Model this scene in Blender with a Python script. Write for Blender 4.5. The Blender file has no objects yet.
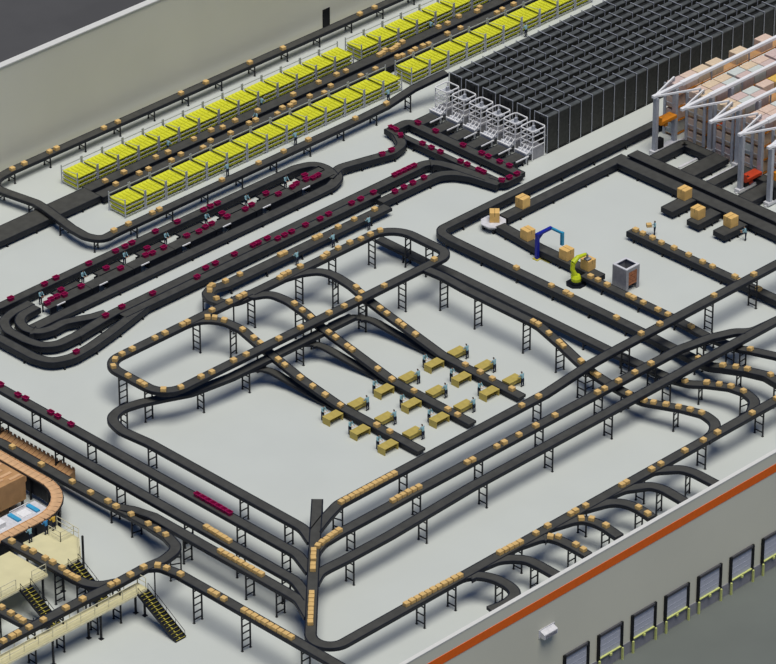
import bpy, bmesh, math, random
from mathutils import Vector, Matrix
random.seed(7)
S = bpy.context.scene
COL = S.collection
PI = math.pi
# ------------------------------------------------------------------ camera
FPX, DIST, PITCH = 4584.0, 458.4, math.radians(30.5)
q2 = 2 ** -.5
cp, sp = math.cos(PITCH), math.sin(PITCH)
RV = Vector((q2, -q2, 0)); DV = Vector((q2 * cp, q2 * cp, -sp)); UV = Vector((q2 * sp, q2 * sp, cp))
CAM = -DV * DIST
def W(u, v, z=0.0):
    """where the sight line of a measured pixel meets the height z"""
    d = DV + RV * ((u - 388) / FPX) + UV * ((332 - v) / FPX)
    p = CAM + d * ((z - CAM.z) / d.z)
    return Vector((p.x, p.y, z))
cam = bpy.data.cameras.new('camera'); co = bpy.data.objects.new('camera', cam); COL.objects.link(co)
cam.sensor_width = 36; cam.lens = FPX / 776 * 36; cam.clip_start = 1; cam.clip_end = 3000
M3 = Matrix((RV, UV, -DV)).transposed()
co.matrix_world = Matrix.Translation(CAM) @ M3.to_4x4()
S.camera = co
# ------------------------------------------------------------------ materials
def mat(name, rgb, rough=.6, metal=0.0, var=.08, scale=3.0, rgb2=None, detail=3):
    m = bpy.data.materials.new(name); m.use_nodes = True
    nt = m.node_tree; b = nt.nodes['Principled BSDF']
    b.inputs['Roughness'].default_value = rough; b.inputs['Metallic'].default_value = metal
    b.inputs['Specular IOR Level'].default_value = .25
    tc = nt.nodes.new('ShaderNodeTexCoord'); n = nt.nodes.new('ShaderNodeTexNoise')
    n.inputs['Scale'].default_value = scale; n.inputs['Detail'].default_value = detail
    r = nt.nodes.new('ShaderNodeValToRGB')
    c2 = rgb2 or [min(1, c * (1 + var)) for c in rgb]
    r.color_ramp.elements[0].position = .35; r.color_ramp.elements[1].position = .65
    r.color_ramp.elements[0].color = (*[c * (1 - var) for c in rgb], 1)
    r.color_ramp.elements[1].color = (*c2, 1)
    nt.links.new(tc.outputs['Object'], n.inputs['Vector']); nt.links.new(n.outputs['Fac'], r.inputs['Fac'])
    nt.links.new(r.outputs['Color'], b.inputs['Base Color'])
    return m
floor_m = mat('sealed_concrete', (.535, .565, .53), .75, var=.02, scale=.12)
wall_m = mat('wall_panel', (.71, .70, .57), .8, var=.03, scale=.08)
coping_m = mat('coping_white', (.66, .66, .62), .5, var=.02)
stripe_m = mat('orange_stripe', (.90, .155, .012), .6, var=.04)
yard_m = mat('yard_concrete', (.135, .150, .138), .9, var=.06, scale=.1)
asphalt_m = mat('dark_asphalt', (.074, .074, .076), .9, var=.06, scale=.15)
plinth_m = mat('plinth_grey', (.27, .27, .30), .8)
belt_m = mat('belt_rubber', (.060, .060, .054), .7, var=.12, scale=1.2)
frame_m = mat('black_steel', (.007, .009, .015), .5, var=.2)  # black frames, tinted blue towards the navy shade under the low belts
leg_m = mat('leg_steel', (.011, .012, .016), .5, var=.2)
carton_m = mat('cardboard', (.66, .44, .17), .8, var=.10, scale=2.2)
tape_m = mat('carton_tape', (.42, .27, .09), .5)
big_m = mat('big_cardboard', (.74, .47, .16), .8, var=.07, scale=1.5)
mag_m = mat('magenta_plastic', (.30, .006, .075), .5, var=.15, scale=2)
mag2_m = mat('magenta_inside', (.13, .003, .03), .6)
yel_m = mat('yellow_plastic', (.63, .64, .035), .5, var=.07, scale=1)
yel2_m = mat('yellow_inside', (.40, .41, .008), .6)
galv_m = mat('galvanised_steel', (.43, .45, .49), .5, .1, var=.08)
white_m = mat('white_steel', (.80, .80, .80), .5, var=.03)
desk_m = mat('desk_laminate', (.47, .37, .095), .6, var=.08, scale=2)
cream_m = mat('cream_deck', (.66, .61, .36), .7, var=.04, scale=.7)
rail_m = mat('cream_rail', (.68, .64, .44), .6)
yline_m = mat('yellow_paint', (.50, .43, .07), .6)
skin_m = mat('skin', (.52, .29, .18), .6)
teal_m = mat('shirt_light_blue', (.24, .42, .47), .8, var=.1)
blue_m = mat('shirt_blue', (.04, .22, .45), .8, var=.1)
gold_m = mat('shirt_yellow', (.60, .38, .05), .8, var=.1)
navy_m = mat('trousers_navy', (.014, .02, .045), .8)
hair_m = mat('hair_dark', (.02, .013, .009), .7)
shoe_m = mat('shoe_black', (.012, .012, .012), .5)
robot_b = mat('machine_blue', (.012, .02, .30), .4)
robot_c = mat('machine_cyan', (.03, .30, .50), .4)
robot_y = mat('robot_yellow', (.50, .58, .02), .4)
grey_m = mat('machine_grey', (.28, .28, .30), .5)
pale_m = mat('plate_pale', (.62, .62, .64), .5)
rust_m = mat('panel_rust', (.33, .13, .06), .7, var=.25, scale=4)
orange_m = mat('orange_steel', (.62, .22, .015), .5)
red_m = mat('red_steel', (.55, .06, .02), .5)
black_bin = mat('black_bin', (.078, .085, .084), .55, var=.2, scale=1.5)
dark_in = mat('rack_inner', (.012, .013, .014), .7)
side_bin = mat('bin_side', (.030, .031, .028), .6, var=.2)
tan_m = mat('tray_tan', (.62, .385, .205), .7, var=.1, scale=1.2)
brown_m = mat('chute_brown', (.46, .26, .115), .7, var=.1, scale=1)
brown2_m = mat('chute_top', (.50, .30, .16), .7, var=.1)
pallet_m = [mat('load_pink', (.66, .50, .40), .8, var=.08), mat('load_tan', (.66, .52, .36), .8, var=.08),
            mat('load_yellow', (.66, .43, .10), .8, var=.08), mat('load_pale', (.56, .60, .56), .8, var=.05),
            mat('load_rose', (.58, .45, .41), .8, var=.07)]
door_m = mat('dock_door', (.52, .54, .61), .6, var=.03)
seal_m = mat('dock_seal', (.010, .011, .013), .7)
bump_m = mat('bumper_green', (.60, .64, .22), .6)
glass_c = mat('induction_blue', (.05, .35, .60), .4)
# ------------------------------------------------------------------ mesh collector
class MB:
    def __init__(s): s.v = []; s.f = []; s.m = []
    def quad(s, ids, mi): s.f.append(ids); s.m.append(mi)
    def box(s, x0, y0, z0, x1, y1, z1, mi=0):
        n = len(s.v)
        s.v += [(x0,y0,z0),(x1,y0,z0),(x1,y1,z0),(x0,y1,z0),(x0,y0,z1),(x1,y0,z1),(x1,y1,z1),(x0,y1,z1)]
        for q in ((0,3,2,1),(4,5,6,7),(0,1,5,4),(1,2,6,5),(2,3,7,6),(3,0,4,7)): s.quad([n+i for i in q], mi)
    def bar(s, a, b, w, h=None, mi=0, up=(0,0,1)):
        h = h or w; a, b = Vector(a), Vector(b); d = (b - a).normalized()
        u = Vector(up)
        if abs(d.dot(u)) > .95: u = Vector((1,0,0))
        sd = d.cross(u).normalized(); u = sd.cross(d)
        n = len(s.v)
        for p in (a, b):
            for i, j in ((-1,-1),(1,-1),(1,1),(-1,1)): s.v.append(tuple(p + sd*(i*w/2) + u*(j*h/2)))
        for q in ((0,1,2,3),(7,6,5,4),(0,4,5,1),(1,5,6,2),(2,6,7,3),(3,7,4,0)): s.quad([n+i for i in q], mi)
    def tube(s, pts, rad, k=8, mi=0):
        pts = [Vector(p) for p in pts]; n0 = len(s.v)
        rad = rad if isinstance(rad, (list, tuple)) else [rad]*len(pts)
        for i, p in enumerate(pts):
            d = (pts[min(i+1, len(pts)-1)] - pts[max(i-1, 0)]).normalized()
            u = Vector((0,0,1)) if abs(d.z) < .9 else Vector((1,0,0))
            sd = d.cross(u).normalized(); u = sd.cross(d)
            for j in range(k):
                a = 2*PI*j/k; s.v.append(tuple(p + (sd*math.cos(a) + u*math.sin(a))*rad[i]))
        for i in range(len(pts)-1):
            for j in range(k):
                a = n0+i*k+j; b = n0+i*k+(j+1) % k; s.quad([a, b, b+k, a+k], mi)
        s.quad([n0+j for j in range(k)][::-1], mi); s.quad([n0+(len(pts)-1)*k+j for j in range(k)], mi)
    def prism(s, poly, z0, z1, mi=0):
        n = len(s.v); k = len(poly)
        s.v += [(x, y, z0) for x, y in poly] + [(x, y, z1) for x, y in poly]
        s.quad(list(range(n+k-1, n-1, -1)), mi); s.quad(list(range(n+k, n+2*k)), mi)
        for i in range(k): s.quad([n+i, n+(i+1) % k, n+k+(i+1) % k, n+k+i], mi)
    def sweep(s, path, sec, mi=0):
        """closed section (side, up) carried along a path; side is to the left"""
        n0 = len(s.v); k = len(sec); N = len(path)
        for i, p in enumerate(path):
            a = path[max(i-1, 0)]; b = path[min(i+1, N-1)]
            t = Vector((b.x-a.x, b.y-a.y, 0)).normalized()
            sd = Vector((-t.y, t.x, 0))
            f = 1.0
            if 0 < i < N-1:
                t1 = Vector((p.x-a.x, p.y-a.y, 0)).normalized(); f = 1/max(.6, abs(t.dot(t1)))
            for x, z in sec: s.v.append(tuple(p + sd*x*f + Vector((0,0,z))))
        for i in range(N-1):
            for j in range(k):
                a = n0+i*k+j; b = n0+i*k+(j+1) % k; s.quad([a, a+k, b+k, b], mi)
        s.quad([n0+j for j in range(k)], mi); s.quad([n0+(N-1)*k+j for j in range(k)][::-1], mi)
    def mesh(s, name, mats):
        me = bpy.data.meshes.new(name); me.from_pydata(s.v, [], s.f)
        for m in (mats if isinstance(mats, (list, tuple)) else [mats]): me.materials.append(m)
        me.polygons.foreach_set('material_index', s.m); me.update()
        b = bmesh.new(); b.from_mesh(me); bmesh.ops.recalc_face_normals(b, faces=b.faces); b.to_mesh(me); b.free()
        return me
    def build(s, name, mats, parent=None, loc=(0,0,0), rz=0.0):
        return link(name, s.mesh(name, mats), parent, loc, rz)
    def off(s, o):
        s.v = [(x-o[0], y-o[1], z-o[2]) for x, y, z in s.v]; return s
def link(name, me, parent=None, loc=(0,0,0), rz=0.0):
    o = bpy.data.objects.new(name, me); COL.objects.link(o)
    o.location = loc; o.rotation_euler = (0, 0, rz)
    if parent: o.parent = parent
    return o
def tag(o, label, cat, group=None, kind=None):
    if label: o['label'] = label
    if cat: o['category'] = cat
    if group: o['group'] = group
    if kind: o['kind'] = kind
    return o
def thing(name, label, cat, loc=(0,0,0), rz=0.0, group=None):
    o = link(name, None, None, loc, rz); return tag(o, label, cat, group)
def dup(root, loc, rz, label=None, group=None):
    r = root.copy(); COL.objects.link(r); r.location = loc; r.rotation_euler = (0, 0, rz)
    if label: r['label'] = label
    if group: r['group'] = group
    for ch in list(root.children):
        c = ch.copy(); COL.objects.link(c); c.parent = r
        for g in list(ch.children):
            d = g.copy(); COL.objects.link(d); d.parent = c
    return r
ONES = 'first second third fourth fifth sixth seventh eighth ninth'.split()
TEENS = 'tenth eleventh twelfth thirteenth fourteenth fifteenth sixteenth seventeenth eighteenth nineteenth'.split()
TENS = {2: ('twentieth', 'twenty'), 3: ('thirtieth', 'thirty'), 4: ('fortieth', 'forty'), 5: ('fiftieth', 'fifty')}
def nth(i):
    i += 1
    if i < 10: return ONES[i-1]
    if i < 20: return TEENS[i-10]
    a, b = divmod(i, 10)
    return TENS[a][0] if b == 0 else TENS[a][1] + '-' + ONES[b-1]
def structure(name, mb, m, label=None):
    o = mb.build(name, m); o['kind'] = 'structure'
    if label: o['label'] = label
    return o
# ------------------------------------------------------------------ setting
YI, YO, WTOP = -53.15, -53.52, 11.0
m = MB(); m.box(-110, YO+.02, -.5, 130, 52, 0); structure('floor', m, floor_m, 'pale grey concrete hall floor')
m = MB(); m.box(-110, YO, -1.7, 130, YI, WTOP-.06); structure('wall_front', m, wall_m, 'grey hall wall with loading docks')
m = MB(); m.box(-110, YO-.02, WTOP-.06, 130, YI+.02, WTOP+.05); structure('trim_1', m, coping_m, 'white coping line on the front wall')
m = MB(); m.box(-110, YO-.03, 8.85, 130, YO, 9.75); structure('trim_2', m, stripe_m, 'orange stripe along the front wall')
m = MB(); m.box(-110, YO-.06, -1.7, 130, YO, -.45); structure('baseboard_front', m, plinth_m, 'dark plinth under the dock doors')
m = MB(); m.box(-110, 52, -1.7, 130, 52.7, 12.7); structure('wall_back', m, wall_m, 'grey rear hall wall')
m = MB(); m.box(-110, 51.9, 12.7, 130, 52.75, 12.85); structure('trim_3', m, coping_m, 'white coping line on the rear wall')
m = MB(); m.box(-160, -190, -1.9, 180, YO-.06, -1.7); structure('ground_front', m, yard_m, 'grey yard outside the docks')
m = MB(); m.box(-160, 52.7, -1.9, 180, 260, -1.7); structure('ground_back', m, asphalt_m, 'dark ground behind the rear wall')
m = MB(); m.box(41.6, 51.93, 0, 42.7, 52.0, 2.9); structure('door_1', m, seal_m, 'tall black door in the rear wall')
# ------------------------------------------------------------------ conveyors
class Conv: pass
CONVS = {}
PX, PY = 50.9, 4.03
def fillet(P, R):
    out = [P[0]]
    for i in range(1, len(P)-1):
        a, b, c = P[i-1], P[i], P[i+1]
        u = Vector((a.x-b.x, a.y-b.y, 0)); w = Vector((c.x-b.x, c.y-b.y, 0)); lu, lw = u.length, w.length
        if lu < 1e-4 or lw < 1e-4: continue
        ang = u.angle(w)
        if ang > PI - .03: out.append(b); continue
        t = min(R[i] / math.tan(ang/2), lu*.5, lw*.5)
        p0 = b + (a-b)*(t/lu); p1 = b + (c-b)*(t/lw)
        n = max(3, int((PI-ang)/.16))
        for k in range(n+1):
            s = k/n; out.append(p0*(1-s)**2 + b*2*s*(1-s) + p1*s*s if ang > 2.2 else arc(p0, b, p1, s, ang))
    out.append(P[-1]); return out
def arc(p0, b, p1, s, ang):
    w = math.cos((PI-ang)/2)          # rational quadratic = true circle
    a, c, d = (1-s)**2, 2*s*(1-s)*w, s*s
    q = (p0*a + b*c + p1*d)/(a+c+d); return q
def snap(P):
    for ax in (0, 1):
        par = list(range(len(P)))
        def find(i):
            while par[i] != i: i = par[i]
            return i
        any_ = False
        for i in range(len(P)-1):
            d = P[i+1]-P[i]; L = math.hypot(d.x, d.y)
            if L > 4 and abs(d[ax])/L < .055: par[find(i)] = find(i+1); any_ = True
        if any_:
            g = {}
            for i in range(len(P)): g.setdefault(find(i), []).append(i)
            for ids in g.values():
                if len(ids) > 1:
                    mval = sum(P[i][ax] for i in ids)/len(ids)
                    for i in ids: P[i][ax] = mval
    return P
def conv(key, phrase, label, pts, w=1.12, r=2.2, depth=.34, sup='auto', space=7.0, first=3.0, world=False, dz=0.0, name='belt_conveyor', start=None, end=None, sp=None):
    dz -= .002*(len(CONVS) % 4)
    P, R = [], []
    if depth == .34 and (pts[0][2] if not world else pts[0][2]) < 1.3 and pts[len(pts)//2][2] < 1.3: depth = min(.60, min(p[2] for p in pts)-.28)  # low belts: deeper dark frame stands in for the shadow beneath them
    for p in pts:
        v = Vector(p[:3]) if world else W(*p[:3])
        P.append(v); R.append(p[3] if len(p) > 3 else r)
    if not world: P = snap(P)
    for jn, i in ((start, 0), (end, -1)):
        if jn:                                             # run out along the belt that is joined
            mc = CONVS[jn[0]]; D, ss, _ = near(mc, P[i].x, P[i].y); q, _ = at(mc, ss+jn[1])
            if i == 0: P.insert(0, q.copy()); R.insert(0, r)
            else: P.append(q.copy()); R.append(r)
    for p in P: p.z += dz
    path = fillet(P, R)
    o = Vector((path[0].x, path[0].y, 0))
    root = thing(name, label, 'conveyor', o)
    h = w/2
    m = MB(); m.sweep(path, [(h-.11,-.02),(h-.11,0),(-h+.11,0),(-h+.11,-.02)]); m.off(o).build('belt', belt_m, root)
    m = MB()
    m.sweep(path, [(h-.112,.002),(h,.002),(h,-depth),(-h,-depth),(-h,.002),(-h+.112,.002),(-h+.112,-.021),(h-.112,-.021)])
    m.off(o).build('side_frame', frame_m, root)
    c = Conv(); c.key = key; c.path = path; c.root = root; c.o = o; c.w = w; c.phrase = phrase; c.depth = depth
    c.sup, c.space, c.first, c.sp = sup, space, first, sp
    L = [0]
    for a, b in zip(path, path[1:]): L.append(L[-1] + (b-a).length)
    c.L = L; CONVS[key] = c; c.items = []
    return c
def at(c, s):
    s = max(0, min(c.L[-1], s))
    for i in range(len(c.path)-1):
        if s <= c.L[i+1]:
            a, b = c.path[i], c.path[i+1]; k = (s-c.L[i])/max(1e-6, c.L[i+1]-c.L[i])
            t = (b-a).normalized(); return a.lerp(b, k), t
    return c.path[-1], (c.path[-1]-c.path[-2]).normalized()
def near(c, x, y):
    best = (1e9, 0, 0)
    for i in range(len(c.path)-1):
        a, b = c.path[i], c.path[i+1]; d = Vector((b.x-a.x, b.y-a.y)); l2 = d.length_squared
        if l2 < 1e-9: continue
        k = max(0, min(1, ((x-a.x)*d.x + (y-a.y)*d.y)/l2))
        px, py = a.x+d.x*k, a.y+d.y*k; D = math.hypot(x-px, y-py)
        if D < best[0]: best = (D, c.L[i]+k*(c.L[i+1]-c.L[i]), k)
    return best
def scr(p):
    q = p - CAM; wq = q.dot(DV); return 388+FPX*q.dot(RV)/wq, 332-FPX*q.dot(UV)/wq
def seek(c, u, v, dz):
    best = (0, 1e9)
    for i in range(0, int(c.L[-1]*3)+1):                 # search along the belt for the matching sight line
        x, y = scr(at(c, i/3)[0] + Vector((0,0,dz))); e = math.hypot(x-u, y-v)
        if e < best[1]: best = (i/3, e)
    return best
def put(c, kind, pix, dz=.2, ph=None):
    """note loads seen on a belt; placed later so that none overlap"""
    for u, v in pix:
        bs, bd = seek(c, u, v, dz); p, t = at(c, bs)
        g = W(u, v, p.z+dz); sd = Vector((-t.y, t.x, 0)).normalized()
        off = (Vector((g.x-p.x, g.y-p.y, 0))).dot(sd); lim = max(0, c.w/2-.07-.33)
        c.items.append([bs, kind, max(-lim, min(lim, off)) if bd < 9 else 0, ph or c.phrase])
def run(a, b, n): return [(a[0]+(b[0]-a[0])*i/(n-1), a[1]+(b[1]-a[1])*i/(n-1)) for i in range(n)]

ZH, ZL = 2.95, 3.8
c = conv('front', 'the front wall belt', 'raised dark belt through the hub junction and along the front wall',
     [(317.3,499,ZH),(313.6,560,ZH),(308.7,661,ZH,3.0),(380,622.9,ZH),(580,510.5,ZH),(776,398,ZH),(800,384.5,ZH)], first=9, sp=[(317,503),(421,599.5),(453.5,581.5),(518,545.5),(582,509.5),(640,477),(702,440),(760,407)])
put(c, 'c', run((313.6,551),(312.9,567.5),5), ph='upper part of the hub trunk')
put(c, 'c', run((311.7,592.7),(310.3,622),8), ph='lower part of the hub trunk')
put(c, 'c', run((408.4,602.5),(460,575),11)); put(c, 'c', run((500,552),(518,543),5))
put(c, 'c', [(536,532.7),(547.7,525.4),(569.6,514),(575.8,510.3),(585,505.5),(620.5,485.4),(625.4,482.3),(652,468.7),(660,463.8),(684.4,450.7),(702,440.4),(716.6,432.6),(751.5,414),(776,398.5)])
c = conv('upper', 'the upper hub belt', 'uppermost of the three raised belts leaving the hub to the right',
     [(314.6,531,ZH),(326.6,516,ZH),(342,505.6,ZH),(395.5,475,ZH),(514,408.4,ZH),(543,391.5,ZH),(590,361.5,3.6),(608,351.5,3.65),(670,321,3.65),(776,264.4,3.65),(800,251.5,3.65)], first=6, sp=[(340,507),(404.5,470),(536,396),(580,368),(625,343),(709,300.5),(753,276.5)])
put(c, 'c', run((341,503.5),(393,476),12)); put(c, 'c', [(522.3,407),(537.7,397.8),(642.2,332.4),(659,323.9),(713.4,295.3),(753.8,273.9)])
c = conv('lower', 'the lower hub belt', 'lowest of the three raised belts leaving the hub to the right',
     [(313.5,583,ZH),(319,572,ZH),(329,566.5,ZH),(345,558.7,ZH),(390,534,ZH),(470.2,485,ZH),(576,427.5,ZH),(666,380.5,ZH),(776,321.5,ZH),(800,308.5,ZH)], first=8, sp=[(350,556),(422.5,514),(484,478),(547.5,443),(608,411),(667.5,379.5),(730,346)])
c = conv('middle', 'the middle hub belt', 'middle one of the three raised belts leaving the hub to the right',
     [(313.9,567,ZH),(314.5,552,ZH),(321.4,543,ZH),(337,532.7,ZH),(390,505.5,ZH),(415,489,ZH),(467.6,461.8,ZH),(555,415.9,ZH),(598,392.5,ZH),(651,363.8,ZH),(680,349,ZH),(711,336.5,ZH),(735,331,ZH),(752,331,ZH)], end=('lower', 3.0), first=7, sp=[(350,525.5),(415,489),(478,456.5),(538.5,424),(599,391.5),(653,362.5),(702,340)])
put(c, 'c', [(335.6,531.9),(331.8,534.5),(328.4,537),(324.8,539.9),(320.9,543),(317.3,546)])
put(c, 'c', run((392,499.5),(418,487),6)); put(c, 'c', [(466.3,462.3),(471.5,460),(497.3,445.8),(502.4,443),(518.4,435.2),(536,425.7),(555.8,415.4),(598,392.2),(605.6,389),(617.2,382.4),(635.3,372.8),(650.7,363.8)])
c = conv('return', 'the return belt from the loop', 'raised dark belt curving from the central loop down to the hub top',
     [(352,315,2.5),(301,342,2.5),(231,376,2.55),(190,391.8,2.6),(165,396.5,2.65),(140,402,2.75),(121,408,2.85),(110,418,2.9),(122,430,2.95),(150,441.5,ZH),(237,491.8,ZH),(293,521.5,ZH),(303.4,527.5,ZH),(312.5,541,ZH)], r=3, first=12, dz=-.01, sp=[(300,339.5),(245,367),(199,386.5),(123,407),(153,443.5),(243,495),(288,519)])
c = conv('magenta', 'the left magenta tote belt', 'raised belt carrying magenta totes from the left edge to the hub',
     [(-25,372.8,ZH),(0,387,ZH),(128,458.5,ZH),(230,515.6,ZH),(292.4,550.3,ZH),(298,554,ZH),(311,571,ZH)], first=9, dz=-.01, sp=[(35,406.5),(91.5,438),(152,472),(240,521),(287,548)])
put(c, 'm', run((197,494.5),(226,511),7)); put(c, 'm', [(1,384.5),(16.8,394.2),(25,397.3),(50.3,412),(56.7,415.4),(69.6,423.6)])
c = conv('third', 'the belt below the magenta one', 'raised dark belt just below the magenta tote belt, ending at the hub',
     [(-25,398.2,ZH),(0,412.3,ZH),(128.9,485,ZH),(230,543.4,ZH),(292.4,579,ZH),(298,583,ZH),(309.5,599,ZH)], first=6, dz=-.01, sp=[(4,414.5),(60.5,446.5),(120,480),(188,519),(239,549),(285,575)])
put(c, 'c', run((205,526),(228.7,540.4),6))
c = conv('feeder', 'the lowest left hub belt', 'raised dark belt from the carton turn to the bottom of the hub',
     [(114,505.5,1.6),(135,509.5,2.0),(152,515,ZH),(190,536.5,ZH),(291.8,594.2,ZH),(299.5,599.2,ZH),(309.5,616,ZH)], first=6, dz=-.012, sp=[(188,535.5),(250,570.5),(281.5,588.5)])
put(c, 'c', run((219.6,549.4),(259.6,572.6),9))
c = conv('turn', 'the sorter turn belt', 'dark belt beside the tan tray sorter curving back above the deck stairs',
     [(-20,432.8,1.5),(0,444,1.5),(73.6,482,1.5),(109,501.5,1.55),(130.6,514,1.8),(149.5,524.5,2.6),(168,536.5,3.5,2.4),(178.5,548,4.0,2.4),(163,559.5,4.1,1.5),(144,567.5,4.1),(116,583,4.1),(82.5,599.7,4.1),(41,620,4.1),(0,643.5,4.1),(-20,655,4.1)], first=4, sp=[(20,453),(115,505),(137,517),(175,544),(116,583),(94,593.5),(60,610),(30,626)])
put(c, 'c', [(11.4,446),(41,464),(73.6,482),(91.7,492.7),(109,501.5),(116,506),(130.6,515.5),(149,525.5),(158,530),(166,534.5),(143,567),(130.7,574),(116.8,581.6),(111,584.2),(82,599),(66.2,607.4),(42,620.3),(28.9,627.2),(18,634.5),(11.6,637),(2.6,642.2)])
c = conv('bottom', 'the bottom left belt', 'high dark belt running off the bottom edge below the hub',
     [(147,566.5,4.1),(160,565.5,4.1),(178,572.6,4.1),(200,586.5,4.1),(334,661.5,4.1),(380,687.5,4.1)], first=5, dz=-.012, sp=[(156,565.5),(197.5,585),(245,612),(305,645)])
put(c, 'c', [(159,565),(168.4,568.4),(180,574.6),(210.7,591.5),(217.3,596),(224.8,600.4)]); put(c, 'c', run((245.4,612.5),(290.5,636.5),10))
c = conv('deck', 'the belt between the cream decks', 'dark belt running out between the two cream decks',
     [(5,538.2,3.6),(26,550,3.6),(77,578.5,3.75),(88,583.3,3.9),(102,584.5,4.0),(116,581.5,4.08)], first=5, dz=-.012, sp=[(60,568.5),(80,581)])
put(c, 'c', [(12,541),(25.8,548),(33,551),(45,557.3),(53,562),(62,567.5),(68.3,574),(73.5,576.5),(77.3,578.3)])
c = conv('stub', 'the short belt at the left edge', 'short dark belt joining the deck line at the left edge',
     [(-20,598,4.0),(0,609,4.0),(26,623,4.06),(37,624,4.08),(48,618.5,4.1)], dz=-.014, first=2)
put(c, 'c', [(1.3,606),(10.3,612.5),(19.3,617.7),(22.7,620.3)])
# ---- central loop
c = conv('loop', 'the central loop', 'raised closed loop of dark belt at the centre of the hall',
     [(251,293,ZL),(323,256.8,ZL),(393.2,224.8,ZL,3.0),(452.5,254.3,ZL,1.5),(380,289.5,ZL),(300,327.6,ZL),(201.6,376,ZL),(163,395.2,ZL,3.0),(102.6,361.7,ZL,2.0),(190,321.5,ZL),(251,293,ZL)], first=5, r=1.8, sp=[(250,293.5),(299.5,268.5),(332,253),(373,234),(407,232),(430,243.5),(404,278),(362.5,297.5),(148,387.5),(121,373),(196.5,319)])
put(c, 'c', [(229,302.5),(238,298.5),(244.5,295.5),(279,277.5),(284,274),(289,271.5),(301,264.5),(323,256.6),(328,253),(339.5,246.5),(350,241.5),(361.4,238.2),(369.6,234.3),(379.4,230),(434,259)])
put(c, 'c', ph='the near side of the central loop', pix=[(384.6,285),(357.5,299),(344,306),(328,313),(299.5,327.5),(279.4,338),(246,354),(232.5,360.5),(210.6,372.3),(201.6,376),(181.7,386.5),(165,392),(142,383),(145.5,386),(127.6,375.4)])
put(c, 'c', [(114,367),(115.5,360),(121,354),(132.7,348.4),(154.6,338),(163.7,334),(181.7,325),(188,322),(212,311)])
FX = (-14.2, -7.2, -.25)
def down(k, pix, zs, nm, b0=-2.2):
    pts = [tuple(W(u, v, z)) for (u, v), z in zip(pix, zs)] + [(FX[k], -8.0, .80), (FX[k], -18.7, .64)]
    return conv('pack%d' % k, 'the %s packing line' % nm, '%s sloping belt from the central loop down between packing desks' % nm, pts, world=True, r=3, first=6, space=4.2, dz=-.01, start=('loop', -2.2), depth=.28)
c = down(0, [(196,319.8),(211,319),(226,321.3),(241.5,328.5),(258,342.7),(301,378)], [3.8,3.75,3.65,3.4,3.0,1.9], 'leftmost')
put(c, 'c', [(206,316.5),(214,317),(223,319.5),(242.5,329),(253,337),(259.3,342),(277,359.5),(285.4,365.7),(300.5,378.3),(311.3,388),(324,396.4),(339.5,404.5),(376.5,424.5),(389,430.5)])
c = down(1, [(252,295.5),(270,292.5),(289,300.5),(306,312.6),(316,322),(329,332.4)], [3.8,3.75,3.55,3.3,3.0,2.5], 'middle')
put(c, 'c', [(294,303),(303.5,311),(311,317),(329,333.2),(336,339),(346,347),(350,351),(375.6,370),(391,379),(415,391),(448,409),(459,416)])
c = down(2, [(300,272.5),(319,270),(334,274),(352,285.5),(365,296.6),(381,309),(398,321.5)], [3.8,3.75,3.55,3.3,3.0,2.6,2.2], 'rightmost')
put(c, 'c', [(355.5,286.5),(361.5,292.5),(380,308.5),(386.5,314),(397.7,322.3),(402,326),(413.5,336.5),(465,364),(479,371),(492,378),(511,388)])
for k, pix, nm in ((0, [(232,375.5,2.5),(254,367.5,2.2),(270,369.5,1.7),(290,381,1.0)], 'leftmost'), (1, [(283,351,2.5),(303.4,342,2.2),(321.4,344.5,1.7),(346,358.5,1.0)], 'middle'), (2, [(332,324.5,2.5),(350,316,2.2),(370,318,1.7),(394,331.5,1.0)], 'rightmost')):
    pts = [tuple(W(*p)) for p in pix] + [(FX[k], -5.2, .42), (FX[k], -18.5, .30)]
    conv('under%d' % k, 'the low belt', '%s low dark belt tucked beneath a packing line' % nm, pts, world=True, r=3, depth=.2, w=1.0, sup='none', dz=-.0)
c = conv('east', 'the belt falling from the loop', 'raised belt dropping from the loop under the hub belts to the front belt',
     [(424,267.5,ZL),(442,275,ZL),(465,287.6,ZL),(532,321,ZL),(541,326,3.7),(560.4,343,3.2),(580,361.5,2.6),(594,373,2.25),(612,384.4,2.1),(627.5,393,2.1),(644,401,2.2),(663.6,404.3,2.4),(682,407.6,2.6),(704,413.3,2.85),(716,422,ZH),(714,432,ZH),(705,440,ZH)], r=2.5, first=6, dz=-.01, sp=[(444,276),(478,294),(527,318.5),(560,343),(590,370),(625,392.5),(675,406.5)])
put(c, 'c', [(533,321),(538,324.5),(549,333),(559.5,342.5),(562.5,345),(580.5,360.5),(593,373),(596,376),(627.8,394.6),(643.6,402),(652.6,403.4),(665.5,406),(679,408),(690,409.7),(702,413.8)])
ZB = 1.1
c = conv('low_a', 'the low belt beside the loop', 'low dark belt starting under the loop and running right to the front belt',
     [(379,238,ZB),(426,261,ZB),(451,273,ZB),(515,303.5,ZB),(560.5,325,ZB),(617,352.5,ZB),(648,367,1.2),(674,379,1.5),(690,383,1.9),(707.4,383.5,2.25),(730.6,386.4,2.6),(745,391.5,2.8),(756,400.5,ZH),(751,413,ZH)], r=2.5, space=5, first=4, dz=-.01)
put(c, 'c', [(649,363),(686,381),(706.5,382),(720.6,384),(731,385.8),(744,391.5)])
c = conv('low_b', 'the long low corner belt', 'long low dark belt turning a corner and running under the hub belts',
     [(735,84.5,ZB),(642,130,ZB),(498,200,ZB),(436,229.3,ZB,2.2),(452.7,237.5,ZB),(540,282,ZB),(612,317,ZB),(645,332.5,ZB),(663.6,342,ZB),(697,358.7,1.5),(710,364.5,1.8),(725,366,2.2),(746,369,2.5),(767,374,2.8),(780,382,ZH),(792,391,ZH)], space=5, first=3, dz=-.01)
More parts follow.
